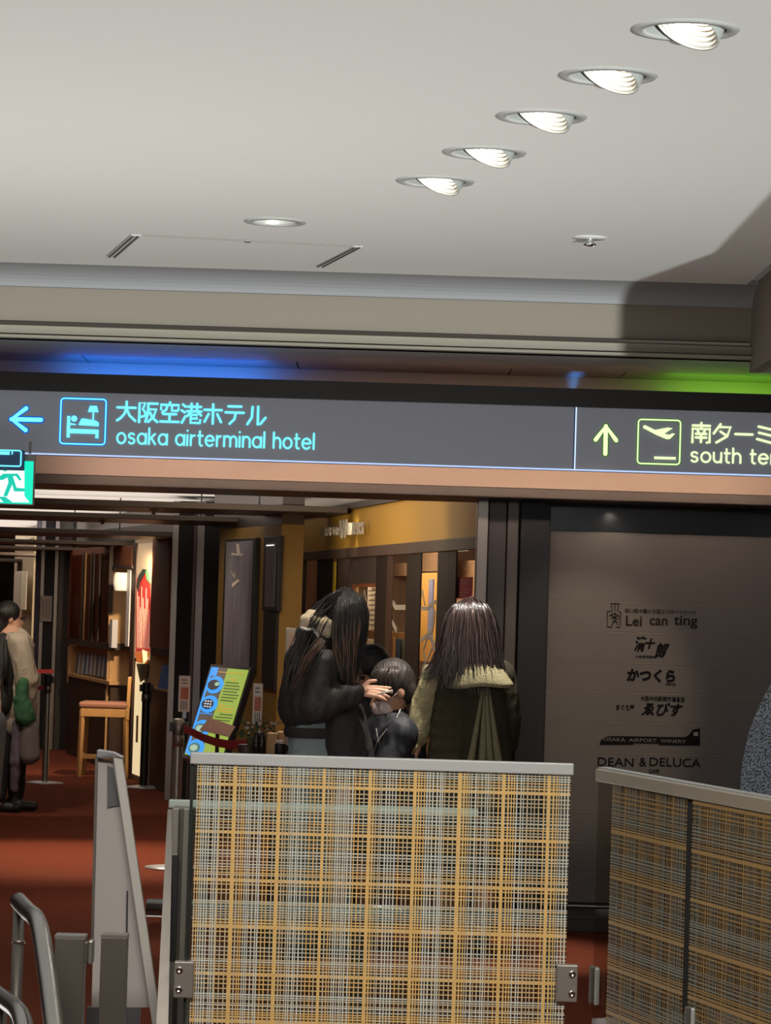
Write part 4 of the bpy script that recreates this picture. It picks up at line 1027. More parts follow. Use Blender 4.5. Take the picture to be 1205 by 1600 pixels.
sq(0, .06, 0, .985, .0045, .001, 'blue_border', emat('screen_blue', (.03, .33, .95), 1)); sq(.0, .20, 0, .10, .0045, .001, 'blue_tab', emat('screen_blue', (.03, .33, .95), 1))
def disc(u, v, ru, rv, o, name, m, n=24): return MB().plate([SP(u + ru * math.cos(i * 2 * PI / n), v + rv * math.sin(i * 2 * PI / n), o) for i in range(n)], -nn * .001).build(name, m, scn)
pb = emat('plate_blue', (.02, .36, .98), .95); dkp = emat('plate_dark', (.012, .012, .03), .8); wh = emat('plate_pale', (.45, .65, .45), .8)
for v, kd in ((.20, 0), (.42, 1), (.70, 2), (.92, 3)):
    disc(.24, v, .23, .100, .006, 'plate', pb)
    disc(.21, v, .155, .058, .0075, 'plate_well', dkp if kd < 2 else emat('plate_mid', (.05, .2, .22), .8))
    if kd == 0: disc(.30, v - .01, .06, .022, .009, 'food', wh)
    if kd == 1:
        for i in range(3):
            for j in range(3): disc(.14 + i * .07 + j * .01, v - .03 + j * .03, .024, .009, .009, 'food', emat('food_white', (.75, .8, .85), .9), 8)
    if kd > 1: disc(.20, v, .10, .035, .009, 'food', wh)
sq(.06, .42, .525, .535, .006, .001, 'divider', emat('screen_blue', (.03, .33, .95), 1))
tm = emat('screen_ink', (.05, .09, .02), .8); to = emat('screen_orange', (.65, .35, .03), .9)
sq(.22, .92, .045, .053, .005, .001, 'text_line', to)
for i, (u0_, u1_) in enumerate(((.60, .78), (.50, .85), (.50, .9), (.5, .92), (.5, .88), (.52, .95), (.5, .92), (.5, .85), (.5, .66), (.5, .95), (.5, .90), (.6, .95), (.5, .97), (.5, .92), (.5, .72))):
    v = .12 + i * .034 + (.02 if i > 7 else 0); sq(u0_, u1_, v, v + .012, .005, .001, 'text_line', to if i in (0, 8, 9, 10) else tm)
MB().bar(SP(.5, .6, -.04), Vector((SP(.5, .6).x, SP(.5, .6).y + .25, 0)), .03, .03).build('stand_leg', black, scn)
MB().bar(SP(.5, 1.03, -.03), Vector((SP(.5, 1).x, SP(.5, 1).y + .02, 0)), .03, .03).build('stand_leg', black, scn)
# copper placard
q = [W(x, y, d) for x, y, d in ((327, 1121, 16.85), (368, 1135, 16.8), (358, 1151, 16.7), (312, 1140, 16.75))]
ps0 = thing('placard_stand', 'copper brown placard tilted on a pole in front of the menu screen', 'placard', Vector((q[0].x + .05, 16.85, 0)))
o = MB().plate(q, (0, .02, -.004)).build('placard', mat('copper_placard', (.20, .075, .04), .5), ps0)
MB().tube([Vector((q[0].x + .05, 16.86, 0)), Vector((q[0].x + .05, 16.86, q[0].z - .03))], .012, 10).build('pole', black, ps0); MB().lathe((q[0].x + .05, 16.86, 0), [(0, 0), (.12, 0), (.12, .01), (0, .015)], 24).build('base', black, ps0)
for i in range(6):
    a0 = .2 + i * .11; pp = [q[3].lerp(q[2], a0).lerp(q[0].lerp(q[1], a0), s) + Vector((0, -.002, 0)) for s in (.35, .65)]
    p1 = [q[3].lerp(q[2], a0 + .06).lerp(q[0].lerp(q[1], a0 + .06), s) + Vector((0, -.002, 0)) for s in (.65, .35)]
    MB().plate(pp + p1, (0, .001, 0)).build('mark', mat('copper_mark', (.33, .17, .11), .5), o)
# reception table holding the small things
tb = thing('reception_table', 'low dark table with the wine boxes and plant behind the gate', 'table', W(400, 1300, 14.4)); tb.location.z = 0; ORG[tb.name].z = 0
xa = W(312, 1185, 14.3).x; xb = W(470, 1185, 14.3).x; zt2 = W(400, 1186, 14.3).z
MB().box((xa, 13.96, zt2 - .03), (xb, 14.42, zt2)).build('top', dk_wood, tb, bev=.004)
for x in (xa + .02, xb - .06):
    for y in (14.0, 14.36): MB().box((x, y, 0), (x + .04, y + .04, zt2 - .03)).build('leg', dk_wood, tb)
ob = MB().fr(417, 433, 1146, 1186, 14.1, .12).fr(433, 444, 1144, 1186, 14.16, .12).build('wooden_wine_box', pine, None, bev=.002); tagit(ob, 'pale wooden wine box standing on the reception table', 'box')
o = MB().lathe(W(438, 1186, 14.0), [(0, 0), (.026, 0), (.028, .07), (.024, .075), (0, .075)], 20).build('black_cup', black); tagit(o, 'round black tin in front of the wooden box', 'tin')
MB().fr(432, 443, 1157, 1160, 13.99, .03).build('white_lid', mat('paper_white', (.62, .58, .55), .6), o)
o = thing('papers_rack', 'small pinkish paper rack beside the jacketed woman', 'rack', W(453, 1186, 14.1))
MB().fr(445, 453, 1148, 1165, 14.1, .05).build('sheet', mat('rack_paper', (.52, .38, .32), .6), o); MB().fr(453, 461, 1148, 1158, 14.12, .05).build('sheet', mat('rack_paper2', (.34, .27, .25), .6), o)
MB().fr(445, 461, 1165, 1172, 14.06, .06).build('dark_tray', black, o); MB().fr(445, 452, 1172, 1183, 14.1, .05).build('sheet', mat('rack_paper', (.52, .38, .32), .6), o); MB().fr(445, 461, 1180, 1185.5, 14.08, .06).build('lower_tray', mat('paper_white', (.62, .58, .55), .6), o)
for i, px in enumerate((400, 409)):
    c = W(px, 1186, 14.0)
    o = MB().lathe(c, [(0, 0), (.018, 0), (.018, .09), (.0125, .105), (.0125, .125), (0, .126)], 20).build('steel_canister', mat('canister', (.05, .045, .045), .22, .7)); tagit(o, ['dark metal canister next to the red belt end', 'dark metal canister next to the wooden box'][i], 'canister', 'dark canisters')
cd2 = card(395, 410, 1068, 1133, 14.25, 'faded menu card standing above the plant leaves')
MB().fr(401, 404, 1133, 1186, 14.255, .01).build('stem', black, cd2)
pt = thing('leafy_plant', 'small dark green plant with pale flowers on the reception table', 'plant', W(400, 1186, 14.2))
MB().lathe(W(385, 1186, 14.2), [(0, 0), (.035, 0), (.045, .07), (.04, .07), (0, .06)], 20).build('pot', dk_wood, pt)
rl = random.Random(3); lv = []
leafm = mat('leaf_green', (.035, .06, .025), .5)
for i in range(46):
    c = W(rl.uniform(372, 436), rl.uniform(1128, 1156), 14.2 + rl.uniform(-.06, .1)); d_ = Vector((rl.uniform(-1, 1), rl.uniform(-.6, .2), rl.uniform(-.4, 1))).normalized(); s_ = d_.cross(Vector((0, 1, .2))).normalized()
    L = rl.uniform(.018, .032); w = L * .3
    MB().plate([c, c + d_ * L * .4 + s_ * w, c + d_ * L, c + d_ * L * .4 - s_ * w], (0, .0015, 0)).build('leaf', leafm if i % 4 else mat('flower_pale', (.45, .43, .36), .6), pt)
stm = MB()
for i in range(14):
    c = W(rl.uniform(376, 434), rl.uniform(1132, 1150), 14.2); stm.tube([W(385 + rl.uniform(-5, 5), 1172, 14.2), (c + W(390, 1160, 14.2)) / 2, c], .0018, 5)
stm.build('stem', leafm, pt)
cb2 = MB().tube([W(x, y, 14.3) for x, y in ((404, 1112), (412, 1122), (424, 1129), (436, 1130), (446, 1127))], .0025, 6).build('cable', black); tagit(cb2, 'thin cable looping from the faded card towards the woman', 'cable')
wb = thing('framed_notice_board', 'pale framed notice board behind the woman in the black jacket', 'notice board', W(470, 1040, 14.9))
MB().fr(446, 500, 982, 1070, 14.9, .03).build('frame', mat('frame_grey', (.38, .35, .31), .5), wb, bev=.002)
MB().fr(450, 496, 988, 1064, 14.895, .006).build('sheet', mat('board_sheet', (.46, .36, .26), .6), wb)
MB().fr(468, 474, 1070, 1300, 14.91, .02).build('leg', steel_dk, wb)
zz = W(470, 1300, 14.91).z
MB().box((W(471, 1300, 14.9).x - .01, 14.91, 0), (W(471, 1300, 14.9).x + .01, 14.93, zz)).build('leg', steel_dk, wb)

# =================================================================== GATES
gold = mat('gold_thread', (.72, .47, .17), .45, .15, vary=.2, vscale=60)
silver = mat('pale_thread', (.56, .57, .51), .55, vary=.2, vscale=60)
tan_t = mat('tan_thread', (.52, .42, .27), .55)
def woven(parent, O, ux, Wd, z0, z1, seed, scale=6.3 / F, th=.0015, dim=False, vw=1.0, side=-1):
    """fine woven cloth laminated in the glass: O = corner, ux = unit along the pane"""
    rnd = random.Random(seed); nrm = ux.cross(Vector((0, 0, 1)))
    G, S, T = MB(), MB(), MB()
    def vert(x, w, mb): 
        if x < 0 or x + w > Wd: return
        w *= vw; a = O + ux * x; mb.wzb(a, a + ux * w, z0, z1, nrm * th * (.3 if dim else 1))
    def hor(z, w, mb, x0=0, x1=None):
        a = O + ux * x0; b_ = O + ux * (x1 or Wd); mb.wzb(a + nrm * (.0004 if dim else .002) * side, b_ + nrm * (.0004 if dim else .002) * side, z, z + w * (1.05 if dim else 1), nrm * th)
    px = scale
    def series(total, put, period, phase):
        c = phase - period
        while c < total + period:
            b = c * 1.0
            put((b + rnd.uniform(-1, 1) * px), rnd.uniform(4.6, 6.5) * px, G)
            for o_, w_ in ((-6.5, 1.8), (-13.5, 1.7), (8.5, 2.3), (13.2, 1.6), (17.5, 1.6), (-20, 1.5)):
                put(b + (o_ + rnd.uniform(-.8, .8)) * px, w_ * px, G if rnd.random() < .55 else T)
            x = 21.5
            while x < 48:
                put(b + x * px, rnd.uniform(1.2, 2.2) * px, S if rnd.random() < .82 else T)
                x += rnd.choice((3.4, 4.2, 5.0, 5.8, 6.6))
            c += period
    series(Wd, vert, 70 * px, 57 * px)
    series(z1 - z0, lambda z, w, mb: hor(z0 + z, w, mb) if 0 < z < z1 - z0 - w else None, 73.5 * px, 12 * px)
    ms = (mat('gold_thread_dim', (.36, .22, .08), .5), mat('pale_thread_dim', (.24, .235, .20), .55), mat('tan_thread_dim', (.24, .18, .11), .55)) if dim else (gold, silver, tan_t)  # darker copies put the angled gate's weaker light into the thread colours
    for mb, nm, m in ((G, 'gold_threads', ms[0]), (S, 'pale_threads', ms[1]), (T, 'tan_threads', ms[2])):
        mb.build(nm, m, parent, kind='stuff')
def wzb(s, a, b, z0, z1, k):
    a = Vector((a.x, a.y, 0)); b = Vector((b.x, b.y, 0)); k = Vector((k.x, k.y, 0))
    return s.hexa([p + Vector((0, 0, z0)) for p in (a, b, b + k, a + k)] + [p + Vector((0, 0, z1)) for p in (a, b, b + k, a + k)])
MB.wzb = wzb
def hinge(c, w, h, nrm, ux, parent, name='hinge_plate', screw=.62, th=.014):
    c = Vector(c); z = Vector((0, 0, 1))
    q = [c - ux * w / 2 - z * h / 2, c + ux * w / 2 - z * h / 2, c + ux * w / 2 + z * h / 2, c - ux * w / 2 + z * h / 2]
    o = MB().plate(q, nrm * th).build(name, mat('hinge_steel', (.30, .27, .245), .42, .75), parent, bev=.002)
    for s in (-1, 1):
        p = c + ux * w * (screw - .5) + z * h * .27 * s
        MB().lathe(p, [(0, -.002), (.003, -.002), (.0045, -.005), (.0075, -.003), (.008, .0)], 16, axis=nrm).build('screw', chrome, o)
    return o
GD = 6.30; kg = GD / F
gate = thing('patterned_glass_gate', 'wide glass gate with gold and white woven plaid and satin top rail', 'gate', W(592, 1600, GD)); gate.location.z = 0; ORG[gate.name].z = 0
a = W(597, 1195, GD); gx0 = a.x - (597 - 300) * kg; gx1 = a.x + (893 - 597) * kg
ztop = a.z; zgb = .12
MB().box((gx0 - 2 * kg, GD - .010, ztop - .010), (gx1 + 3 * kg, GD + .022, ztop + .0145)).build('top_rail', steel_lt, gate, bev=.002)
MB().box((gx0, GD + .002, zgb), (gx1, GD + .012, ztop - .01)).build('pane', clear, gate)
MB().box((gx0 - .001, GD + .001, zgb), (gx0 + .005, GD + .013, ztop - .01)).build('pane_edge', mat('glass_edge_dark', (.02, .022, .02), .3), gate)
woven(gate, Vector((gx0 + 9 * kg, GD - .001, 0)), Vector((1, 0, 0)), gx1 - gx0 - 10 * kg, zgb + .01, ztop - .012, 5)
c = W(287, 1531, GD - .02); hinge((c.x, GD - .022, c.z), 31 * kg, 56 * kg, Vector((0, 1, 0)), Vector((1, 0, 0)), gate, screw=.28, th=.03)
c = W(886, 1537, GD - .02); hinge((c.x, GD - .022, c.z), 33 * kg, 57 * kg, Vector((0, 1, 0)), Vector((1, 0, 0)), gate, screw=.74, th=.03)

# post beside the gate
ps = thing('slotted_gate_post', 'slotted stainless gate post on the hinge side of the patterned gate', 'gate post', W(280, 1600, 6.5)); ps.location.z = 0; ORG[ps.name].z = 0
def vbd(x0, x1, d, th, z0, ytop):
    c = W((x0 + x1) / 2, 1450, d); w = (x1 - x0) * d / F / 2; zt_ = W((x0 + x1) / 2, ytop, d).z; return MB().box((c.x - w, d, z0), (c.x + w, d + th, zt_))
vbd(263, 296, 6.50, .06, 0, 1262).build('shaft', steel_dk, ps, bev=.002)
vbd(264, 274, 6.47, .03, 0, 1264).build('flange', steel, ps, bev=.001); vbd(281, 290, 6.47, .03, 0, 1264).build('flange', steel, ps, bev=.001)
c = W(270, 1420, 6.46)
MB().fr(266, 276, 1337, 1498, 6.455, .014).build('slot', black, ps)
q = [W(262, 1265, 6.5), W(270, 1265, 6.5), W(262, 1600, 6.35), W(246, 1600, 6.35)]
dd_ = (q[3] - q[0]); e3 = q[0] + dd_ * 3.2; e2 = q[1] + (q[2] - q[1]) * 3.2
MB().plate([q[0], q[1], e2 - Vector((0, 0, e2.z - .02)), e3 - Vector((0, 0, e3.z - .02))], (0, .012, 0)).build('side_plate', steel_dk, ps)

# rear gate with a tinted top rail and a tube
rg = thing('rear_glass_gate', 'second plain glass gate standing behind the patterned gate', 'gate', W(520, 1600, 6.85)); rg.location.z = 0; ORG[rg.name].z = 0
rd = 6.85; c = W(505, 1262, rd); xa = W(264, 1256, rd).x; xb = W(748, 1268, rd).x
MB().box((xa, rd - .012, c.z - .010), (xb, rd + .02, c.z + .008)).build('top_rail', mat('green_steel', (.42, .48, .45), .4, .5), rg, bev=.002)
MB().box((xa + .05, rd, .1), (xb, rd + .01, c.z - .01)).build('pane', glass('tint_glass', (.84, .90, .87), .12), rg)
c = W(560, 1428, 7.0)
hr = MB().tube([Vector((W(229, 1426, 7.0).x, 7.0, c.z)), Vector((W(880, 1432, 7.0).x, 7.0, c.z))], .021, 20).build('crossbar_tube', tube_m); tagit(hr, 'horizontal stainless tube running behind the patterned gate', 'handrail')
for px in (560, 860):
    p = Vector((W(px, 1428, 7.0).x, 7.0, 0)); MB().lathe(p, [(.018, 0), (.018, c.z)], 16).build('support', steel_dk, hr)

# folded gate on the right: two patterned leaves coming towards the camera
g2 = thing('angled_glass_gate', 'patterned glass gate of two leaves standing at an angle on the right', 'gate', W(1060, 1600, 6.2)); g2.location.z = 0; ORG[g2.name].z = 0
A = W(936, 1197, 6.72); B = W(1205, 1244, 5.78); B.z = A.z
ux = Vector((B.x - A.x, B.y - A.y, 0)).normalized(); nr = ux.cross(Vector((0, 0, 1))); nr = nr if nr.x < 0 else -nr   # towards the camera side
A = A.copy(); zr = A.z - .006
def along(px, py=1230):
    r = ray(px, py); s_ = nr; return (CP + r * ((A - CP).dot(s_) / r.dot(s_)))
s1 = (along(1078) - A).dot(ux); s2 = (along(1086) - A).dot(ux); s3 = 1.22
SIDE = 1 if ux.cross(Vector((0, 0, 1))).dot(nr) > 0 else -1
def leaf(s0, s1_, first):
    P0 = A + ux * s0; L = s1_ - s0
    MB().wzb(P0, P0 + ux * L, .12, zr - .02, -nr * .010).build('pane', glass('leaf_glass', (.85, .84, .80), .03), g2)
    O = P0 + ux * (.10 if first else 0) + nr * .002
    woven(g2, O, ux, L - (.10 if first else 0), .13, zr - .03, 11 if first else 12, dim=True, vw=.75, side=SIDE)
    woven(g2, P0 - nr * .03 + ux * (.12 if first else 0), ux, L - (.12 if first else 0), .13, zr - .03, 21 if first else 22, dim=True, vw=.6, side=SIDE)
def film():
    m = bpy.data.materials.new('tan_film'); m.use_nodes = True; nt = m.node_tree; nt.nodes.clear()
    o = nt.nodes.new('ShaderNodeOutputMaterial'); mx = nt.nodes.new('ShaderNodeMixShader'); t = nt.nodes.new('ShaderNodeBsdfTransparent'); g = nt.nodes.new('ShaderNodeBsdfDiffuse'); g.inputs[0].default_value = (.27, .21, .14, 1)
    mx.inputs[0].default_value = .55; nt.links.new(t.outputs[0], mx.inputs[1]); nt.links.new(g.outputs[0], mx.inputs[2]); nt.links.new(mx.outputs[0], o.inputs[0]); return m
fm_ = film()
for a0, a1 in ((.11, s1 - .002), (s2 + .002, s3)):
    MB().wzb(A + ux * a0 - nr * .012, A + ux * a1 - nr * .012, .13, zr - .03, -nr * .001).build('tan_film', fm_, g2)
leaf(0, s1, True); leaf(s2, s3, False)
MB().wzb(A + ux * .0 + nr * .008, A + ux * s3 + nr * .008, zr - .028, zr, -nr * .036).build('top_rail', mat('tan_rail', (.38, .33, .27), .45, .3), g2, bev=.002)
MB().wzb(A + ux * -.002 + nr * .0, A + ux * s3 + nr * .0, zr, zr + .004, -nr * .026).build('rail_cap', steel_lt, g2)
MB().wzb(A + ux * s1 + nr * .004, A + ux * s2 + nr * .004, .55 if False else W(1078, 1572, (A + ux * s1).y).z, zr - .035, -nr * .012).build('gap_seal', mat('seal_black', (.004, .004, .004), .9), g2)
MB().wzb(A + ux * s1 - nr * .034, A + ux * s2 - nr * .034, .12, zr - .035, -nr * .004).build('gap_seal', mat('seal_black', (.004, .004, .004), .9), g2)
c = W(930, 1541, 6.74)
h_ = MB().fr(922, 930, 1511, 1568, 6.74, .03).build('hinge_plate', steel_dk, g2, bev=.001)
MB().fr(930, 937, 1514, 1571, 6.70, .04).build('hinge_barrel', steel_lt, g2, bev=.002)
pp = along(1082, 1590) + nr * .01
MB().fr(1079, 1086, 1576, 1640, pp.y - .02, .03).build('hinge_barrel', steel_lt, g2, bev=.002)
MB().fr(1071, 1078, 1574, 1640, pp.y - .012, .02).build('hinge_plate', steel_dk, g2, bev=.001)

# ---- left barriers
def post(x0, x1, ytop, d, name, label, th=.05):
    c = W((x0 + x1) / 2, 1530, d); w = (x1 - x0) * d / F / 2; zt_ = W((x0 + x1) / 2, ytop, d).z
    o = thing(name, label, 'post', (c.x, d, 0), 'flat barrier posts')
    MB().box((c.x - w, d, 0), (c.x + w, d + th, zt_ - .006)).build('shaft', steel_dk, o, bev=.001)
    MB().box((c.x - w - .001, d - .001, zt_ - .006), (c.x + w + .001, d + th + .001, zt_)).build('cap', steel, o)
    return o
po = post(84, 130, 1462, 6.15, 'flat_steel_post', 'wide flat steel post beside the curved handrail')
c = W(137, 1489, 6.17); MB().fr(130, 138, 1472, 1504, 6.16, .03).build('hinge_barrel', steel_dk, po, bev=.002); MB().fr(137, 145, 1470, 1507, 6.15, .04).build('hinge_plate', steel, po, bev=.003)
post(156, 196, 1461, 6.12, 'flat_steel_post', 'flat steel post standing before the folding white stand')
fs_ = thing('folding_stand', 'grey white folding board stand with one slanting leg', 'stand', W(190, 1600, 6.5)); fs_.location.z = 0; ORG[fs_.name].z = 0
fd = 6.5; kf = fd / F
def pz(px, py, d): return W(px, py, d)
q = [pz(153, 1184, fd), pz(178, 1190, fd), pz(191, 1272, fd), pz(210, 1400, fd), pz(226, 1500, fd), pz(234, 1574, fd), pz(143, 1574, fd)]
MB().plate(q, (0, .012, 0)).build('board', mat('board_grey_white', (.40, .37, .36), .5), fs_)
q = [pz(149, 1181, fd - .01), pz(153, 1182, fd - .01), pz(146, 1470, fd - .01), pz(142, 1470, fd - .01)]
MB().plate(q, (0, .03, 0)).build('edge_strip', steel_dk, fs_)
a = pz(184, 1181, fd - .03); b_ = pz(246, 1605, fd - .03); dv = (b_ - a); b2 = a + dv * (a.z / -dv.z)
MB().bar(a, b2, 14 * kf, .02, up=(0, 1, 0)).build('slanting_leg', mat('leg_grey', (.50, .48, .45), .45, .2), fs_, bev=.002)
MB().plate([pz(151, 1172, fd - .03), pz(176, 1176, fd - .05), pz(192, 1184, fd - .05), pz(176, 1186, fd - .03), pz(152, 1184, fd - .03)], (0, .05, 0)).build('top_cap', mat('cap_grey', (.46, .47, .49), .4, .3), fs_, bev=.002)
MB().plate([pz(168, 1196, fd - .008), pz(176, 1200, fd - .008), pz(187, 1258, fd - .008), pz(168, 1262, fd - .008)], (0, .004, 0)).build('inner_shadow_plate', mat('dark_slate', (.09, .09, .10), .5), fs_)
q = [pz(198, 1392, fd - .012), pz(200, 1392, fd - .012), pz(197, 1600, fd - .012), pz(195, 1600, fd - .012)]
MB().plate(q, (0, .004, 0)).build('edge_line', black, fs_)
for x in (150, 205): 
    c = pz(x, 1574, fd); MB().box((c.x - .02, fd, 0), (c.x + .02, fd + .012, c.z)).build('foot', mat('dark_slate', (.09, .09, .10), .5), fs_)
def curved_rail(pts, r, label, legx):
    o = thing('curved_handrail', label, 'handrail', pts[0], 'curved handrails'); o.location.z = 0; ORG[o.name].z = 0
    P = []; n = len(pts)
    for i in range(n - 1):
        p0 = pts[max(i - 1, 0)]; p1 = pts[i]; p2 = pts[i + 1]; p3 = pts[min(i + 2, n - 1)]
        for s in range(8):
            t_ = s / 8; P.append(.5 * ((2 * p1) + (p2 - p0) * t_ + (2 * p0 - 5 * p1 + 4 * p2 - p3) * t_ * t_ + (3 * p1 - p0 - 3 * p2 + p3) * t_ ** 3))
    P.append(pts[-1]); MB().tube(P, r, 24).build('rail', tube_m, o)
    return o
r1 = curved_rail([W(29, 1408, 6.3), W(44, 1424, 6.15), W(58, 1438, 6.02), W(66, 1470, 5.9), W(76, 1540, 5.7), W(88, 1640, 5.4), W(104, 1760, 5.0)], .0185, 'curved stainless handrail rising beside the wide flat post', 0)
MB().tube([W(30, 1410, 6.3), Vector((W(28, 1470, 6.3).x, 6.3, 0))], .0125, 16).build('support_leg', steel_dk, r1)
MB().lathe(W(29, 1474, 6.3), [(.013, 0), (.0145, .002), (.0145, .006), (.013, .008)], 16).build('collar', steel, r1)
p_ = W(104, 1760, 5.0); MB().tube([p_, Vector((p_.x, p_.y, 0))], .0185, 16).build('support_leg', steel_dk, r1)
r2 = curved_rail([W(-8, 1552, 6.0), W(14, 1568, 5.85), W(33, 1588, 5.7), W(42, 1640, 5.55), W(52, 1740, 5.3)], .0185, 'lower stainless handrail end entering at the bottom corner', 0)
p_ = W(52, 1740, 5.3); MB().tube([p_, Vector((p_.x, p_.y, 0))], .0185, 16).build('support_leg', steel_dk, r2)
MB().tube([W(2, 1562, 5.93), Vector((W(2, 1600, 5.93).x, 5.93, 0))], .0125, 16).build('support_leg', steel_dk, r2)

# =================================================================== PEOPLE
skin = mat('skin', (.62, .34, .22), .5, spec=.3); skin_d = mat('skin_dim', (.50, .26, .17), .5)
hairb = mat('hair_black', (.012, .009, .008), .5, bump=.8, bscale=90, stretch=(1, 1, .1))
shell = mat('hair_underlayer', (.008, .006, .006), .9, bump=.8, bscale=90, spec=.1)
hair_r = mat('hair_dark_reddish', (.014, .006, .006), .26, spec=1.0)
hair_br = mat('hair_brown_ends', (.11, .055, .035), .4)
jblack = mat('jacket_black', (.020, .018, .019), .75, bump=.2, bscale=120)
trouser = mat('trousers_black', (.014, .014, .017), .8)
denim = mat('denim_pale', (.22, .27, .28), .85, bump=.3, bscale=150, vary=.3, vscale=12)
shoe = mat('shoe_black', (.02, .02, .02), .5)
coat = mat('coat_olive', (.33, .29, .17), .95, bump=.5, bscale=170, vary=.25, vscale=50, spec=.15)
coat_dk = mat('coat_olive_shaded', (.045, .040, .026), .95, bump=.5, bscale=170, vary=.25, vscale=50, spec=.1)  # coat olive darkened to paint in the shadow below the yoke
def legs(x, y, hip, dx=.09, knee=None, stride=0.0):
    P = []
    for s in (-1, 1):
        h = Vector((x + s * dx, y, hip)); k_ = Vector((x + s * dx * 1.05, y - .02 + s * stride * .4, hip * .53)); a_ = Vector((x + s * dx * .95, y + .02 + s * stride, .08))
        P += [('c', h, k_, .085, .058), ('c', k_, a_, .056, .038)]
    return P
def shoes(x, y, f, dx, par, stride=0.0):
    f = Vector(f).normalized()
    for s in (-1, 1):
        c = Vector((x + s * dx * .95, y + .02 + s * stride, .0))
        blob('shoe', [('c', c + Vector((0, 0, .045)) - f * .04, c + Vector((0, 0, .035)) + f * .13, .042, .034), ('c', c + Vector((0, 0, .045)) - f * .04, c + Vector((0, 0, .1)), .042, .04)], shoe, par, .01, 2)
# ---------------- woman in the olive coat, seen from behind
D = 13.2
wr = thing('person', 'person in olive wool coat with long dark hair standing with back turned', 'person', (W(733, 1100, D).x, D, 0))
def P_(px, py, dy=0.): return W(px, py, D + dy)
hc = P_(735, 978, .0)
cx = P_(733, 1100).x
body = head_prims(hc, (-.15, 1, -.12), 1.04) + [('c', P_(735, 1000), P_(733, 1045), .052, .058), ('c', P_(700, 1052), P_(768, 1052), .06, .06), ('c', P_(733, 1060), P_(733, 1190), .095, .10), ('c', P_(733, 1190), P_(733, 1235), .11, .12)]
LS, LE, LW_ = P_(682, 1056), P_(660, 1112, .03), P_(652, 1160, .0)
RS, RE, RW = P_(784, 1054), P_(796, 1118, .02), P_(792, 1172, .10)
body += [('c', LS, LE, .045, .036), ('c', LE, LW_, .035, .026), ('c', RS, RE, .045, .036), ('c', RE, RW, .035, .026)]
body += hand_prims(LW_, Vector((-.1, .1, -1)), (-1, 0, 0), 1, 1.0, (.5, .55, .6, .65)) + hand_prims(RW, (-.1, .5, -.8), (1, 0, 0), -1, 1.0, (.5, .5, .6, .6))
body += legs(cx, D, P_(733, 1235).z)
bo = blob('body', body, skin, wr, .011, 4)
face_parts(hc, (-.15, 1, -.12), bo, 1.04)
cp = [('c', P_(690, 1058), P_(778, 1056), .068, .068), ('e', P_(734, 1060, 0), (.165, .085, .07)), ('c', P_(718, 1085), P_(714, 1230), .125, .145), ('c', P_(752, 1085), P_(754, 1230), .125, .145),
      ('c', P_(712, 1230), P_(708, 1330), .145, .155), ('c', P_(756, 1230), P_(758, 1330), .145, .155), ('c', P_(733, 1028), P_(733, 1046), .070, .085)]
cpe = [('c', LS + Vector((0, 0, -.005)), LE, .068, .060), ('c', LE, LW_ + Vector((0, 0, .02)), .058, .046), ('c', RS + Vector((0, 0, -.005)), RE, .066, .058), ('c', RE, RW + Vector((0, 0, .02)), .056, .047)]
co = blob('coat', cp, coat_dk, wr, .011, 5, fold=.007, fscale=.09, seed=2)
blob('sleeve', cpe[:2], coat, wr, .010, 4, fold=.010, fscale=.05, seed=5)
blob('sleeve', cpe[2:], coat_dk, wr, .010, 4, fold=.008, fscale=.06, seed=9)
# back yoke flap that overhangs the coat
yk = MB(); nX, nZ = 26, 8; V = []
for j in range(nZ + 1):
    for i in range(nX + 1):
        u = i / nX; v = j / nZ
        px = 688 + (803 - 688) * u if True else 0
        px = (694 + 92 * u) * (1 - v) + (700 + 101 * u) * v
        py = (1032 + 26 * abs(u - .5) ** 1.6 * 2.2) * (1 - v) + (1074 - 2 * u + (1.5 * math.sin(u * 9))) * v
        bulge = math.sqrt(max(0, 1 - (2 * u - 1) ** 2 * .93))
        V.append(W(px, py, D - .045 - .105 * bulge - .010 * v - .03 * math.sin(v * 1.6)))
yk.add(V, [(j * (nX + 1) + i, j * (nX + 1) + i + 1, (j + 1) * (nX + 1) + i + 1, (j + 1) * (nX + 1) + i) for j in range(nZ) for i in range(nX)], True)
yo = yk.build('yoke_flap', coat, wr); s_ = yo.modifiers.new('s', 'SOLIDIFY'); s_.thickness = .012; s_.offset = 1
MB().tube([V[nZ * (nX + 1) + i] + Vector((0, -.004, .0)) for i in range(nX + 1)], .0035, 6).build('hem_stitch', mat('coat_edge', (.34, .30, .18), .9), yo)
ORG[yo.name] = ORG[wr.name]
# pleats fanning from the middle of the yoke
for i, (xt, xb_, w) in enumerate(((754, 722, 7), (757, 752, 9), (760, 771, 6), (764, 790, 9))):
    pts = []; rs = []
    for s in range(9):
        t_ = s / 8; x = xt + (xb_ - xt) * t_ ** 1.1; y_ = 1076 + 190 * t_; u = (x - 733) / 75
        pts.append(W(x, y_, D - .135 - .03 * math.sqrt(max(0, 1 - u * u)) * t_ + (.012 if i % 2 else 0))); rs.append(.006 + .0026 * w * t_)
    pl_ = MB().tube(pts, rs, 10).build('pleat', mat('coat_olive_pleat', (.20, .18, .11), .95, bump=.5, bscale=170, vary=.25, vscale=50, spec=.15), wr)
MB().tube([W(700 + 33 * t_ / 6, 1050 + 24 * t_ / 6, D - .1) for t_ in range(0)] or [W(652, 1163, D - .03), W(646, 1170, D - .03), W(641, 1178, D - .02)], .014, 8).build('cuff_tab', coat, wr)
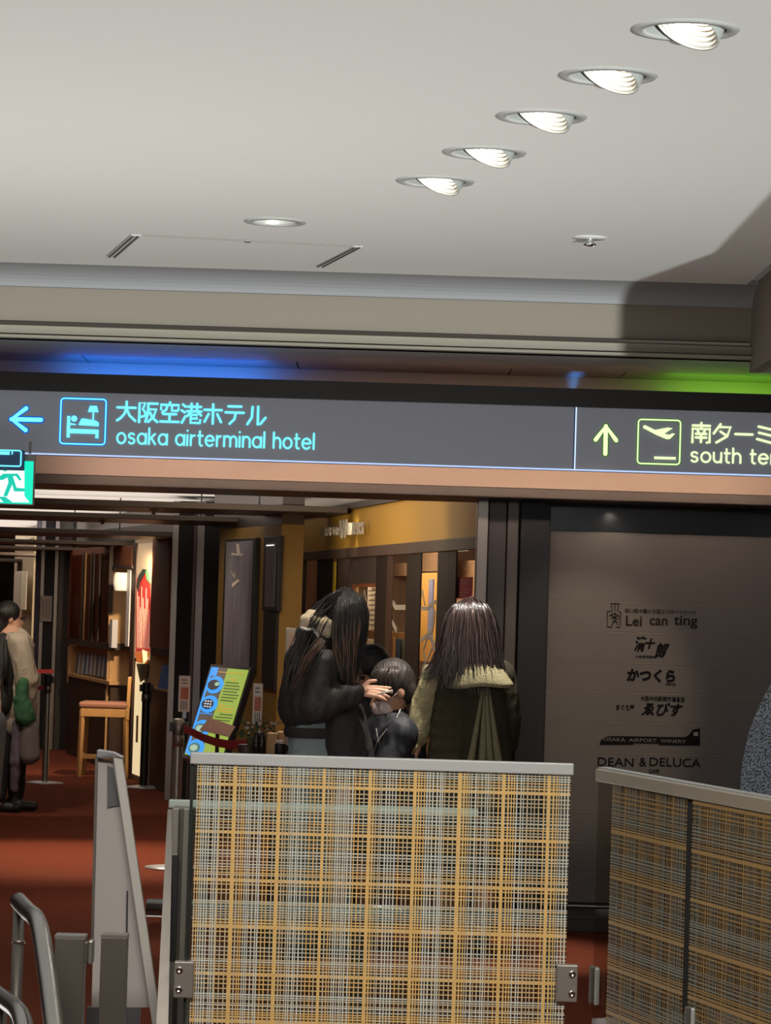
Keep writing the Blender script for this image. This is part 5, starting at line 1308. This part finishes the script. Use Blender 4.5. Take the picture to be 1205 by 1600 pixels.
# dark back below the yoke: shadow painted by the darker coat colour
# hair
m_ = frame_m((-.1, 1, -.1))
hs = [('e', hc + Vector((0, -.012, .02)), (.098, .108, .108), m_), ('c', P_(734, 985, -.02), P_(732, 1040, -.045), .100, .118), ('c', P_(706, 1020, -.03), P_(700, 1042, -.03), .045, .04), ('c', P_(762, 1015, -.03), P_(764, 1040, -.03), .05, .042)]
hb_ = blob('hair', hs, shell, wr, .011, 5)
guides = [[(735, 938), (706, 953, -.05), (690, 983, -.04), (683, 1013, -.03), (672, 1040, -.03), (652, 1062, -.03)],
          [(735, 937.5), (712, 950, -.09), (701, 985, -.10), (695, 1020, -.11), (688, 1046, -.11), (674, 1064, -.11)],
          [(735, 937), (722, 947, -.11), (715, 985, -.135), (711, 1020, -.15), (706, 1052, -.16), (698, 1078, -.165)],
          [(736, 937), (734, 947, -.12), (732, 985, -.145), (731, 1020, -.16), (732, 1055, -.175), (733, 1088, -.18)],
          [(737, 937), (746, 947, -.11), (750, 985, -.135), (752, 1020, -.155), (756, 1055, -.17), (758, 1080, -.175)],
          [(738, 937.5), (758, 951, -.08), (767, 985, -.10), (772, 1020, -.12), (776, 1045, -.13), (780, 1064, -.14)],
          [(739, 938), (766, 956, -.04), (777, 983, -.03), (782, 1013, -.03), (785, 1034, -.04), (782, 1050, -.06)]]
hair_sheet('hair_strands', guides, 620, .0023, hair_r, wr, .0055, D, 4, kind='stuff')
hair_sheet('stray_hairs', [g[:1] + [(p[0], p[1], (p[2] if len(p) > 2 else 0) - .012) for p in g[1:]] for g in guides], 90, .0012, mat('hair_sheen', (.09, .055, .048), .3, spec=.8), wr, .008, D, 8, kind='stuff')
shoes(cx, D, (0, 1, 0), .09, wr)

# ---------------- woman in the black jacket, bending her head, facing right
D = 13.0
wl_ = thing('person', 'person in black jacket with cream hood and long hair bending over a pen', 'person', (W(500, 1150, D).x, D, 0))
hc = P_(545, 970, .02); fdir = Vector((1, -.05, -.75)).normalized()
cx = P_(500, 1200).x
hipz = P_(500, 1205).z
sh = P_(500, 1020); 
body = head_prims(hc, fdir, 1.0) + [('c', P_(535, 990), P_(510, 1020), .05, .058), ('c', P_(500, 1035, -.1), P_(500, 1035, .12), .06, .06), ('c', P_(502, 1050), P_(498, 1200), .085, .085)]
S1, E1, H1 = P_(505, 1040, -.12), P_(494, 1103, -.15), P_(560, 1079, -.13)
S2, E2, H2 = P_(510, 1040, .14), P_(516, 1112, .15), P_(532, 1150, .08)
body += [('c', S1, E1, .045, .038), ('c', E1, H1, .036, .025), ('c', S2, E2, .045, .038), ('c', E2, H2, .036, .025)]
hd = (P_(588, 1078, -.13) - H1).normalized()
body += legs(cx, D, hipz)
bo = blob('body', body, skin, wl_, .011, 4)
face_parts(hc, fdir, bo, 1.0)
hp = hand_prims(H1, (1, .0, -.04), (0, -.80, .60), -1, .90, (.10, .16, .34, .45), 1.2)
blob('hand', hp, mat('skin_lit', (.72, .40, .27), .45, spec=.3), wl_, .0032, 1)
hp = hand_prims(H2, (.3, -.2, -1), (0, -.5, .8), -1, .9, (.5, .5, .6, .6), .6)
blob('hand', hp, skin, wl_, .005, 2)
jk = [('e', P_(497, 1040, 0), (.115, .19, .085)), ('c', P_(492, 1045), P_(488, 1098), .145, .150), ('c', P_(478, 1048), P_(472, 1108), .10, .105), ('c', P_(512, 1060), P_(520, 1108), .11, .12), ('c', P_(480, 1106), P_(505, 1108), .11, .12), ('c', P_(505, 1012), P_(498, 1035), .078, .10)]
blob('jacket', jk, jblack, wl_, .011, 5, fold=.010, fscale=.10, seed=3)
blob('sleeve', [('c', S1, E1 + Vector((0, 0, .0)), .072, .072), ('c', E1, P_(546, 1086, -.13), .074, .056), ('c', P_(546, 1086, -.13), P_(557, 1083, -.13), .05, .040)], mat('jacket_sleeve', (.030, .028, .028), .7, bump=.2, bscale=120), wl_, .010, 4, fold=.011, fscale=.06, seed=6)
blob('sleeve', [('c', S2, E2, .07, .068), ('c', E2, P_(531, 1148, .08), .066, .050)], jblack, wl_, .010, 4, fold=.01, fscale=.07, seed=7)
MB().lathe(Vector((P_(491, 1146).x, D, P_(490, 1152).z)), [(.128, 0), (.134, .012), (.136, .03), (.13, .045)], 36).build('waistband', jblack, wl_)
blob('trousers', [('c', P_(493, 1140), P_(496, 1215), .122, .132)] + [('c', Vector((cx + s * .06, D + s * .05, hipz)), Vector((cx + s * .07, D + s * .05, .1)), .10, .07) for s in (-1, 1)], denim, wl_, .012, 4, fold=.009, fscale=.06, seed=4)
blob('coat_tail', [('c', P_(535, 1130, -.06), P_(538, 1190, -.06), .085, .10), ('c', P_(548, 1120, -.05), P_(556, 1185, -.05), .07, .085)], jblack, wl_, .011, 4, fold=.012, fscale=.07, seed=14)
hd_ = [('c', P_(475, 979, -.05), P_(512, 989, -.07), .022, .026), ('c', P_(477, 968, -.05), P_(514, 977, -.07), .024, .028), ('c', P_(486, 960, -.03), P_(512, 966, -.04), .022, .024), ('e', P_(495, 975, -.0), (.06, .07, .035))]
blob('cream_hood', hd_, mat('hood_cream', (.58, .47, .33), .9, bump=.4, bscale=130), wl_, .008, 6, fold=.006, fscale=.05, seed=1)
MB().tube([P_(471, 981, -.09), P_(480, 984, -.11), P_(489, 983, -.12), (P_(495, 990, -.12)), P_(498, 996, -.12)], .006, 8).build('hood_trim', mat('hood_trim', (.62, .60, .55), .8), wl_)
blob('collar', [('c', P_(476, 990, -.02), P_(500, 1000, -.04), .045, .05)], mat('collar_green_black', (.035, .04, .030), .8), wl_, .009, 3)
m_ = frame_m(fdir)
hb_ = blob('hair', [('e', hc + Vector((-.012, 0, .022)), (.094, .105, .100), m_), ('c', P_(530, 955, 0), P_(540, 1000, -.02), .092, .078), ('c', P_(558, 968, 0), P_(556, 1010, -.02), .045, .04), ('c', P_(522, 962, .03), P_(502, 955, .05), .065, .05), ('c', P_(540, 1000, -.03), P_(546, 1045, -.05), .055, .028)], shell, wl_, .010, 5)
gl_ = [[(547, 922), (567, 934, -.03), (574, 960, -.04), (571, 990, -.05), (566, 1025, -.05), (562, 1062, -.05)],
       [(545, 922), (556, 937, -.08), (563, 965, -.11), (560, 1000, -.13), (556, 1040, -.13), (550, 1072, -.13)],
       [(543, 922), (540, 940, -.10), (542, 972, -.13), (541, 1008, -.14), (543, 1040, -.15), (545, 1075, -.15)],
       [(541, 922), (527, 942, -.08), (521, 972, -.12), (519, 1003, -.14), (526, 1030, -.16), (534, 1058, -.17)]]
hair_sheet('hair_strands', gl_, 260, .0026, hairb, wl_, .004, D, 5, kind='stuff')
hair_sheet('brown_strands', [[(p[0], p[1], (p[2] if len(p) > 2 else 0) - .006) for p in g[2:]] for g in gl_[1:]], 46, .0020, hair_br, wl_, .005, D, 6, kind='stuff')
gb = [[(538, 922), (515, 932, .0), (498, 945, -.0), (482, 960, .01), (462, 1000, -.02), (448, 1045, -.08), (445, 1085, -.14)],
      [(538, 923), (519, 938, -.05), (505, 955, -.06), (488, 985, -.10), (472, 1020, -.16), (458, 1055, -.17), (452, 1090, -.17)]]
hair_sheet('back_strands', gb, 60, .0024, hair_r, wl_, .006, D, 9, kind='stuff')
hair_sheet('hair_over_hood', [[(528, 935, -.08), (505, 950, -.10), (483, 958, -.11), (486, 976, -.13), (512, 992, -.14)], [(530, 940, -.09), (517, 962, -.12), (505, 980, -.13), (498, 998, -.14), (480, 1035, -.17)]], 12, .0016, hairb, wl_, .004, D, 10, kind='stuff')
hair_sheet('shoulder_strands', [[(498, 998, -.14), (492, 1010, -.17), (480, 1022, -.18), (470, 1045, -.19), (462, 1070, -.19)], [(505, 1000, -.15), (500, 1012, -.18), (486, 1030, -.2), (470, 1060, -.2), (455, 1085, -.19)]], 34, .0013, hair_br, wl_, .006, D, 12, kind='stuff')
shoes(cx, D, (1, 0, 0), .06, wl_, 0)
pen = MB().tube([P_(594, 1084, -.19), P_(614, 1079, -.19)], .0045, 10); pen.tube([P_(590, 1085, -.19), P_(594, 1084, -.19)], [.0015, .0045], 10)
o = pen.build('white_pen', mat('pen_white', (.72, .70, .62), .35)); tagit(o, 'short white pen held in the raised hand', 'pen')

# ---------------- seated people
def seated(D0, head, f, hk, hair_m, jm, label, back, mask=False, knee_dir=(-1, -.2, 0), extra=None):
    global D; D = D0
    t = thing('person', label, 'person', (W(head[0] + back, 1180, D0).x, D0, 0))
    hc = W(head[0], head[1], D0); f = Vector(f).normalized(); bx = W(head[0] + back, 1150, D0).x
    sz = .47
    neck = hc + Vector((back * .0012, .01, -.13)); hip = Vector((bx, D0 + .03, sz + .08))
    kd = Vector(knee_dir).normalized(); sd_ = Vector((-kd.y, kd.x, 0))
    shl = [neck + sd_ * .17 * s + Vector((0, 0, -.06)) for s in (-1, 1)]
    P = head_prims(hc, f, hk) + [('c', hc + Vector((0, 0, -.06)), neck, .05, .055), ('c', neck + Vector((0, 0, -.07)), hip, .11, .13), ('c', shl[0], shl[1], .05, .05)]
    J = [('c', neck + Vector((0, 0, -.10)), hip, .15, .165), ('c', shl[0], shl[1], .078, .078), ('c', neck + Vector((0, 0, .0)), neck + Vector((0, 0, -.06)), .07, .10)]
    T = []
    for s in (-1, 1):
        h = hip + sd_ * .09 * s; kn = h + kd * .40; kn.z = .50; an = kn + Vector((0, 0, -.42)); an += kd * .02
        P += [('c', h, kn, .075, .055), ('c', kn, an, .052, .036)]; T += [('c', h, kn, .092, .072), ('c', kn, an, .07, .055)]
        sh_ = shl[(s + 1) // 2]; el = sh_ + kd * .10 + Vector((0, 0, -.26)) + sd_ * .03 * s; wr_ = el + kd * .22 + Vector((0, 0, .02)) - sd_ * .06 * s
        P += [('c', sh_, el, .045, .036), ('c', el, wr_, .034, .025)] + hand_prims(wr_, kd, (0, 0, 1), -s, .95, (.4, .5, .5, .6))
        J += [('c', sh_, el, .07, .062), ('c', el, wr_, .06, .045)]
        c = Vector((an.x, an.y, 0)); blob('shoe', [('c', c + Vector((0, 0, .045)) - kd * .03, c + Vector((0, 0, .035)) + kd * .14, .042, .034)], shoe, t, .01, 2)
    b = blob('body', P, skin_d, t, .0095, 3); face_parts(hc, f, b, hk)
    blob('jacket', J, jm, t, .011, 4, fold=.012, fscale=.08, seed=int(head[0]))
    blob('trousers', T, trouser, t, .012, 3, fold=.006)
    m = frame_m(f); 
    q = hc + m @ Vector((0, -.022, .034)) * hk
    blob('hair', [('e', q, (.090 * hk, .096 * hk, .094 * hk), m), ('e', hc + m @ Vector((0, -.055, -.015)) * hk, (.078 * hk, .05 * hk, .075 * hk), m)], hair_m, t, .008, 3, fold=.003, fscale=.02)
    if mask:
        mk = [('e', hc + m @ Vector((0, .060, -.058)) * hk, (.056 * hk, .040 * hk, .050 * hk), m), ('e', hc + m @ Vector((0, .090, -.045)) * hk, (.026 * hk, .022 * hk, .032 * hk), m)]
        blob('face_mask', mk, mat('mask_pink_white', (.82, .64, .62), .8), t, .006, 3, fold=.003, fscale=.03)
        for s in (-1, 1): MB().tube([hc + m @ Vector((s * .052, .06, -.03)) * hk, hc + m @ Vector((s * .077, .02, -.01)) * hk, hc + m @ Vector((s * .082, -.02, .0)) * hk], .0015, 6).build('ear_loop', mat('mask_pink_white', (.6, .44, .44), .8), t)
    st = thing('round_stool', f'round stool under the {"masked seated" if mask else "half hidden seated"} person', 'stool', (hip.x, hip.y, 0))
    MB().lathe((hip.x, hip.y, 0), [(0, .40), (.15, .40), (.155, .42), (.15, .445), (0, .445)], 28).build('seat', dk_wood, st)
    for i in range(4):
        a_ = i * PI / 2 + .7; MB().bar((hip.x + .11 * math.cos(a_), hip.y + .11 * math.sin(a_), .40), (hip.x + .15 * math.cos(a_), hip.y + .15 * math.sin(a_), 0), .025, .025).build('leg', dk_wood, st)
    return t, hc, m, hk
mj = mat('jacket_navy_black', (.016, .017, .024), .7, bump=.2, bscale=100)
t_, hc_, m_, hk_ = seated(13.28, (611, 1078), (-1, -.42, -.50), 1.08, mat('hair_soft_black', (.022, .016, .014), .6, bump=1.0, bscale=70, stretch=(1, .2, .2)), mj, 'person in dark jacket and pale mask sitting with head lowered', 14, True)
Dm = 13.28
gm = []
for i in range(7):
    u = i / 6; gm.append([(618, 1039, .0), (590 + 50 * u, 1046, -.04 - .07 * math.sin(u * PI)), (580 + 64 * u, 1062, -.04 - .09 * math.sin(u * PI)), (581 + 66 * u, 1078 - 0 * u, -.03 - .095 * math.sin(u * PI))])
hair_sheet('hair_strands', gm[:5], 120, .0020, mat('hair_strand_soft', (.045, .032, .028), .4), t_, .003, Dm, 33, kind='stuff')
MB().tube([W(626, 1108, 13.14), W(618, 1126, 13.10), (W(604, 1140, 13.1)), W(590, 1158, 13.1), W(584, 1175, 13.1)], .0022, 6).build('white_cord', mat('cord_grey', (.30, .30, .28), .7), t_)
MB().tube([W(588, 1138, 13.1), W(590, 1152, 13.08), (W(594, 1165, 13.08))], .0022, 6).build('white_cord', mat('cord_grey', (.30, .30, .28), .7), t_)
seated(13.85, (578, 1050), (-.8, -.75, -.45), 1.0, hairb, jblack, 'person with black hair sitting behind the masked one, mostly hidden', 8, False)
# small bright phone light
o = thing('mobile_phone', 'phone with a small bright lamp held near the hidden seated person', 'phone', W(566, 1014, 13.7))
MB().fr(561, 569, 1000, 1016, 13.62, .008).build('case', black, o, bev=.001)
MB().ball(W(565, 1011, 13.615), (.006, .003, .006)).build('lamp', emat('phone_lamp', (.75, .85, 1), 8), o)

# ---------------- walker in the cream jacket far down the corridor
D = 21.0
wk = thing('person', 'person in cream jacket with glasses and black backpack walking down the corridor', 'person', (W(18, 1150, D).x, D, 0))
hc = P_(17, 965); cx = P_(14, 1150).x; f = Vector((1, .25, -.1)).normalized()
hipz = P_(14, 1120).z
b = head_prims(hc, f, .95) + [('c', P_(16, 985), P_(16, 1000), .05, .055), ('c', P_(16, 1000), P_(16, 1115), .11, .12), ('c', P_(20, 1002, -.15), P_(20, 1002, .15), .05, .05)] + legs(cx, D, hipz, .05, None, .12)
S1, E1, H1 = P_(30, 1005, -.16), P_(42, 1060, -.16), P_(40, 1108, -.15)
b += [('c', S1, E1, .045, .036), ('c', E1, H1, .035, .026)] + hand_prims(H1, (.1, 0, -1), (1, 0, 0), 1, 1, (.6, .6, .7, .7))
S2, E2, H2 = P_(8, 1005, .16), P_(6, 1060, .18), P_(20, 1100, .15)
b += [('c', S2, E2, .045, .036), ('c', E2, H2, .035, .026)] + hand_prims(H2, (.3, 0, -1), (1, 0, 0), -1, 1, (.6, .6, .7, .7))
bo = blob('body', b, skin, wk, .012, 4); face_parts(hc, f, bo, .95)
cj = mat('jacket_cream', (.42, .35, .27), .85, bump=.3, bscale=80)
blob('jacket', [('c', P_(22, 1008), P_(24, 1100), .135, .15), ('c', P_(24, 1006, -.12), P_(24, 1006, .12), .08, .08), ('c', P_(26, 1090), P_(20, 1128), .13, .13)], cj, wk, .013, 4, fold=.022, fscale=.13, seed=8)
blob('sleeve', [('c', S1, E1, .08, .085), ('c', E1, P_(41, 1098, -.15), .085, .05)], cj, wk, .011, 4, fold=.018, fscale=.09, seed=2)
blob('trousers', [('c', P_(14, 1118), P_(14, 1135), .12, .12)] + [(c_[0], c_[1], c_[2] + Vector((0, 0, .04 if i_ % 2 else 0)), c_[3] + .018, c_[4] + .022) for i_, c_ in enumerate(legs(cx, D, hipz, .05, None, .12))], trouser, wk, .013, 4, fold=.006)
m = frame_m(f)
blob('hair', [('e', hc + m @ Vector((0, -.025, .03)), (.088, .092, .090), m), ('c', hc + m @ Vector((0, -.06, 0)), hc + m @ Vector((0, -.07, -.09)), .065, .06)], hairb, wk, .009, 3)
gls = MB()
for s in (-1, 1):
    c = hc + m @ Vector((s * .03, .092, .004)); gls.tube([c + m @ Vector((.022 * math.cos(i * PI / 6), 0, .018 * math.sin(i * PI / 6))) for i in range(13)], .002, 5)
    gls.tube([hc + m @ Vector((s * .052, .09, .006)), hc + m @ Vector((s * .075, -.005, .006))], .002, 5)
gls.build('glasses', black, wk)
shoes(cx, D, (1, 0, 0), .05, wk, .10)
o = blob('backpack', [('e', P_(3, 1050, -.10), (.10, .13, .28)), ('e', P_(2, 1090, -.14), (.09, .08, .14))], mat('backpack_black', (.018, .018, .016), .7), None, .012, 4, fold=.008); tagit(o, 'black backpack on the walker in the cream jacket', 'backpack')
MB().tube([P_(8, 1000, -.2), P_(9, 1030, -.26), P_(8, 1070, -.25)], .014, 8).build('strap', mat('backpack_black', (.018, .018, .016), .7), o)
o = blob('green_scarf_bag', [('c', P_(36, 1066, -.24), P_(33, 1095, -.25), .035, .05), ('c', P_(33, 1095, -.25), P_(40, 1120, -.25), .055, .07), ('c', P_(33, 1118, -.25), P_(50, 1122, -.24), .035, .03)], mat('cloth_green', (.030, .11, .045), .85, vary=.4, vscale=14), None, .009, 3, fold=.012, fscale=.05); tagit(o, 'dark green cloth bag hanging from the walker arm', 'bag')
tb_ = thing('tote_bag', 'grey tote bag with dark base carried low by the walker', 'bag', P_(48, 1190, -.2))
blob('bag_body', [('c', P_(45, 1133, -.22), P_(45, 1180, -.22), .06, .07), ('c', P_(52, 1136, -.22), P_(54, 1178, -.22), .04, .045)], mat('tote_grey', (.15, .12, .12), .8), tb_, .01, 3, fold=.008)
blob('bag_base', [('c', P_(40, 1188, -.22), P_(56, 1184, -.22), .028, .028)], black, tb_, .009, 2)
MB().tube([P_(42, 1108, -.2), P_(44, 1120, -.22), P_(46, 1132, -.22)], .006, 8).build('handle', black, tb_)
sc_ = blob('striped_shawl', [('c', P_(28, 1130, -.2), P_(24, 1190, -.22), .035, .04), ('c', P_(24, 1190, -.22), P_(22, 1232, -.2), .035, .03)], mat('shawl_purple_grey', (.13, .10, .13), .85, vary=.5, vscale=30, stretch=(1, 1, .1)), None, .009, 3, fold=.010, fscale=.04); tagit(sc_, 'long purple grey shawl trailing beside the dark trousers', 'shawl')

# ---------------- person cut by the left edge
D = 18.0
pe = thing('person', 'person in tan coat mostly outside the frame at its left edge', 'person', (W(-16, 1150, D).x, D, 0))
hc = P_(-27, 930); cx = P_(-30, 1150).x; f = Vector((1, -.2, 0)).normalized(); hipz = P_(-30, 1130).z
b = head_prims(hc, f, .95) + [('c', P_(-27, 950), P_(-28, 970), .05, .055), ('c', P_(-29, 970), P_(-30, 1130), .11, .12), ('c', P_(-29, 975, -.15), P_(-29, 975, .15), .05, .05)] + legs(cx, D, hipz, .06)
for s in (-1, 1):
    b += [('c', P_(-29, 980, .17 * s), P_(-32, 1050, .19 * s), .045, .036), ('c', P_(-32, 1050, .19 * s), P_(-22, 1105, .17 * s), .035, .026)] + hand_prims(P_(-22, 1105, .17 * s), (.2, 0, -1), (1, 0, 0), s, 1, (.5, .5, .5, .5))
bo = blob('body', b, skin_d, pe, .013, 4); face_parts(hc, f, bo, .95)
blob('coat', [('c', P_(-34, 985), P_(-38, 1150), .13, .16), ('c', P_(-30, 980, -.15), P_(-30, 980, .15), .075, .075), ('c', P_(-30, 980, -.17), P_(-34, 1050, -.19), .07, .06), ('c', P_(-34, 1050, -.19), P_(-26, 1095, -.17), .058, .045), ('c', P_(-30, 980, .17), P_(-34, 1050, .19), .07, .06), ('c', P_(-34, 1050, .19), P_(-26, 1095, .17), .058, .045)], mat('coat_tan', (.20, .14, .10), .85), pe, .013, 4, fold=.01)
blob('trousers', [('c', Vector((cx + s * .06, D, hipz)), Vector((cx + s * .06, D, .08)), .10, .06) for s in (-1, 1)], trouser, pe, .013, 3)
m = frame_m(f); blob('hair', [('e', hc + m @ Vector((0, -.022, .034)), (.092, .098, .096), m), ('c', hc + m @ Vector((0, -.05, 0)), hc + m @ Vector((0, -.06, -.10)), .07, .06)], hairb, pe, .01, 3)
shoes(cx, D, (0, 1, 0), .06, pe)
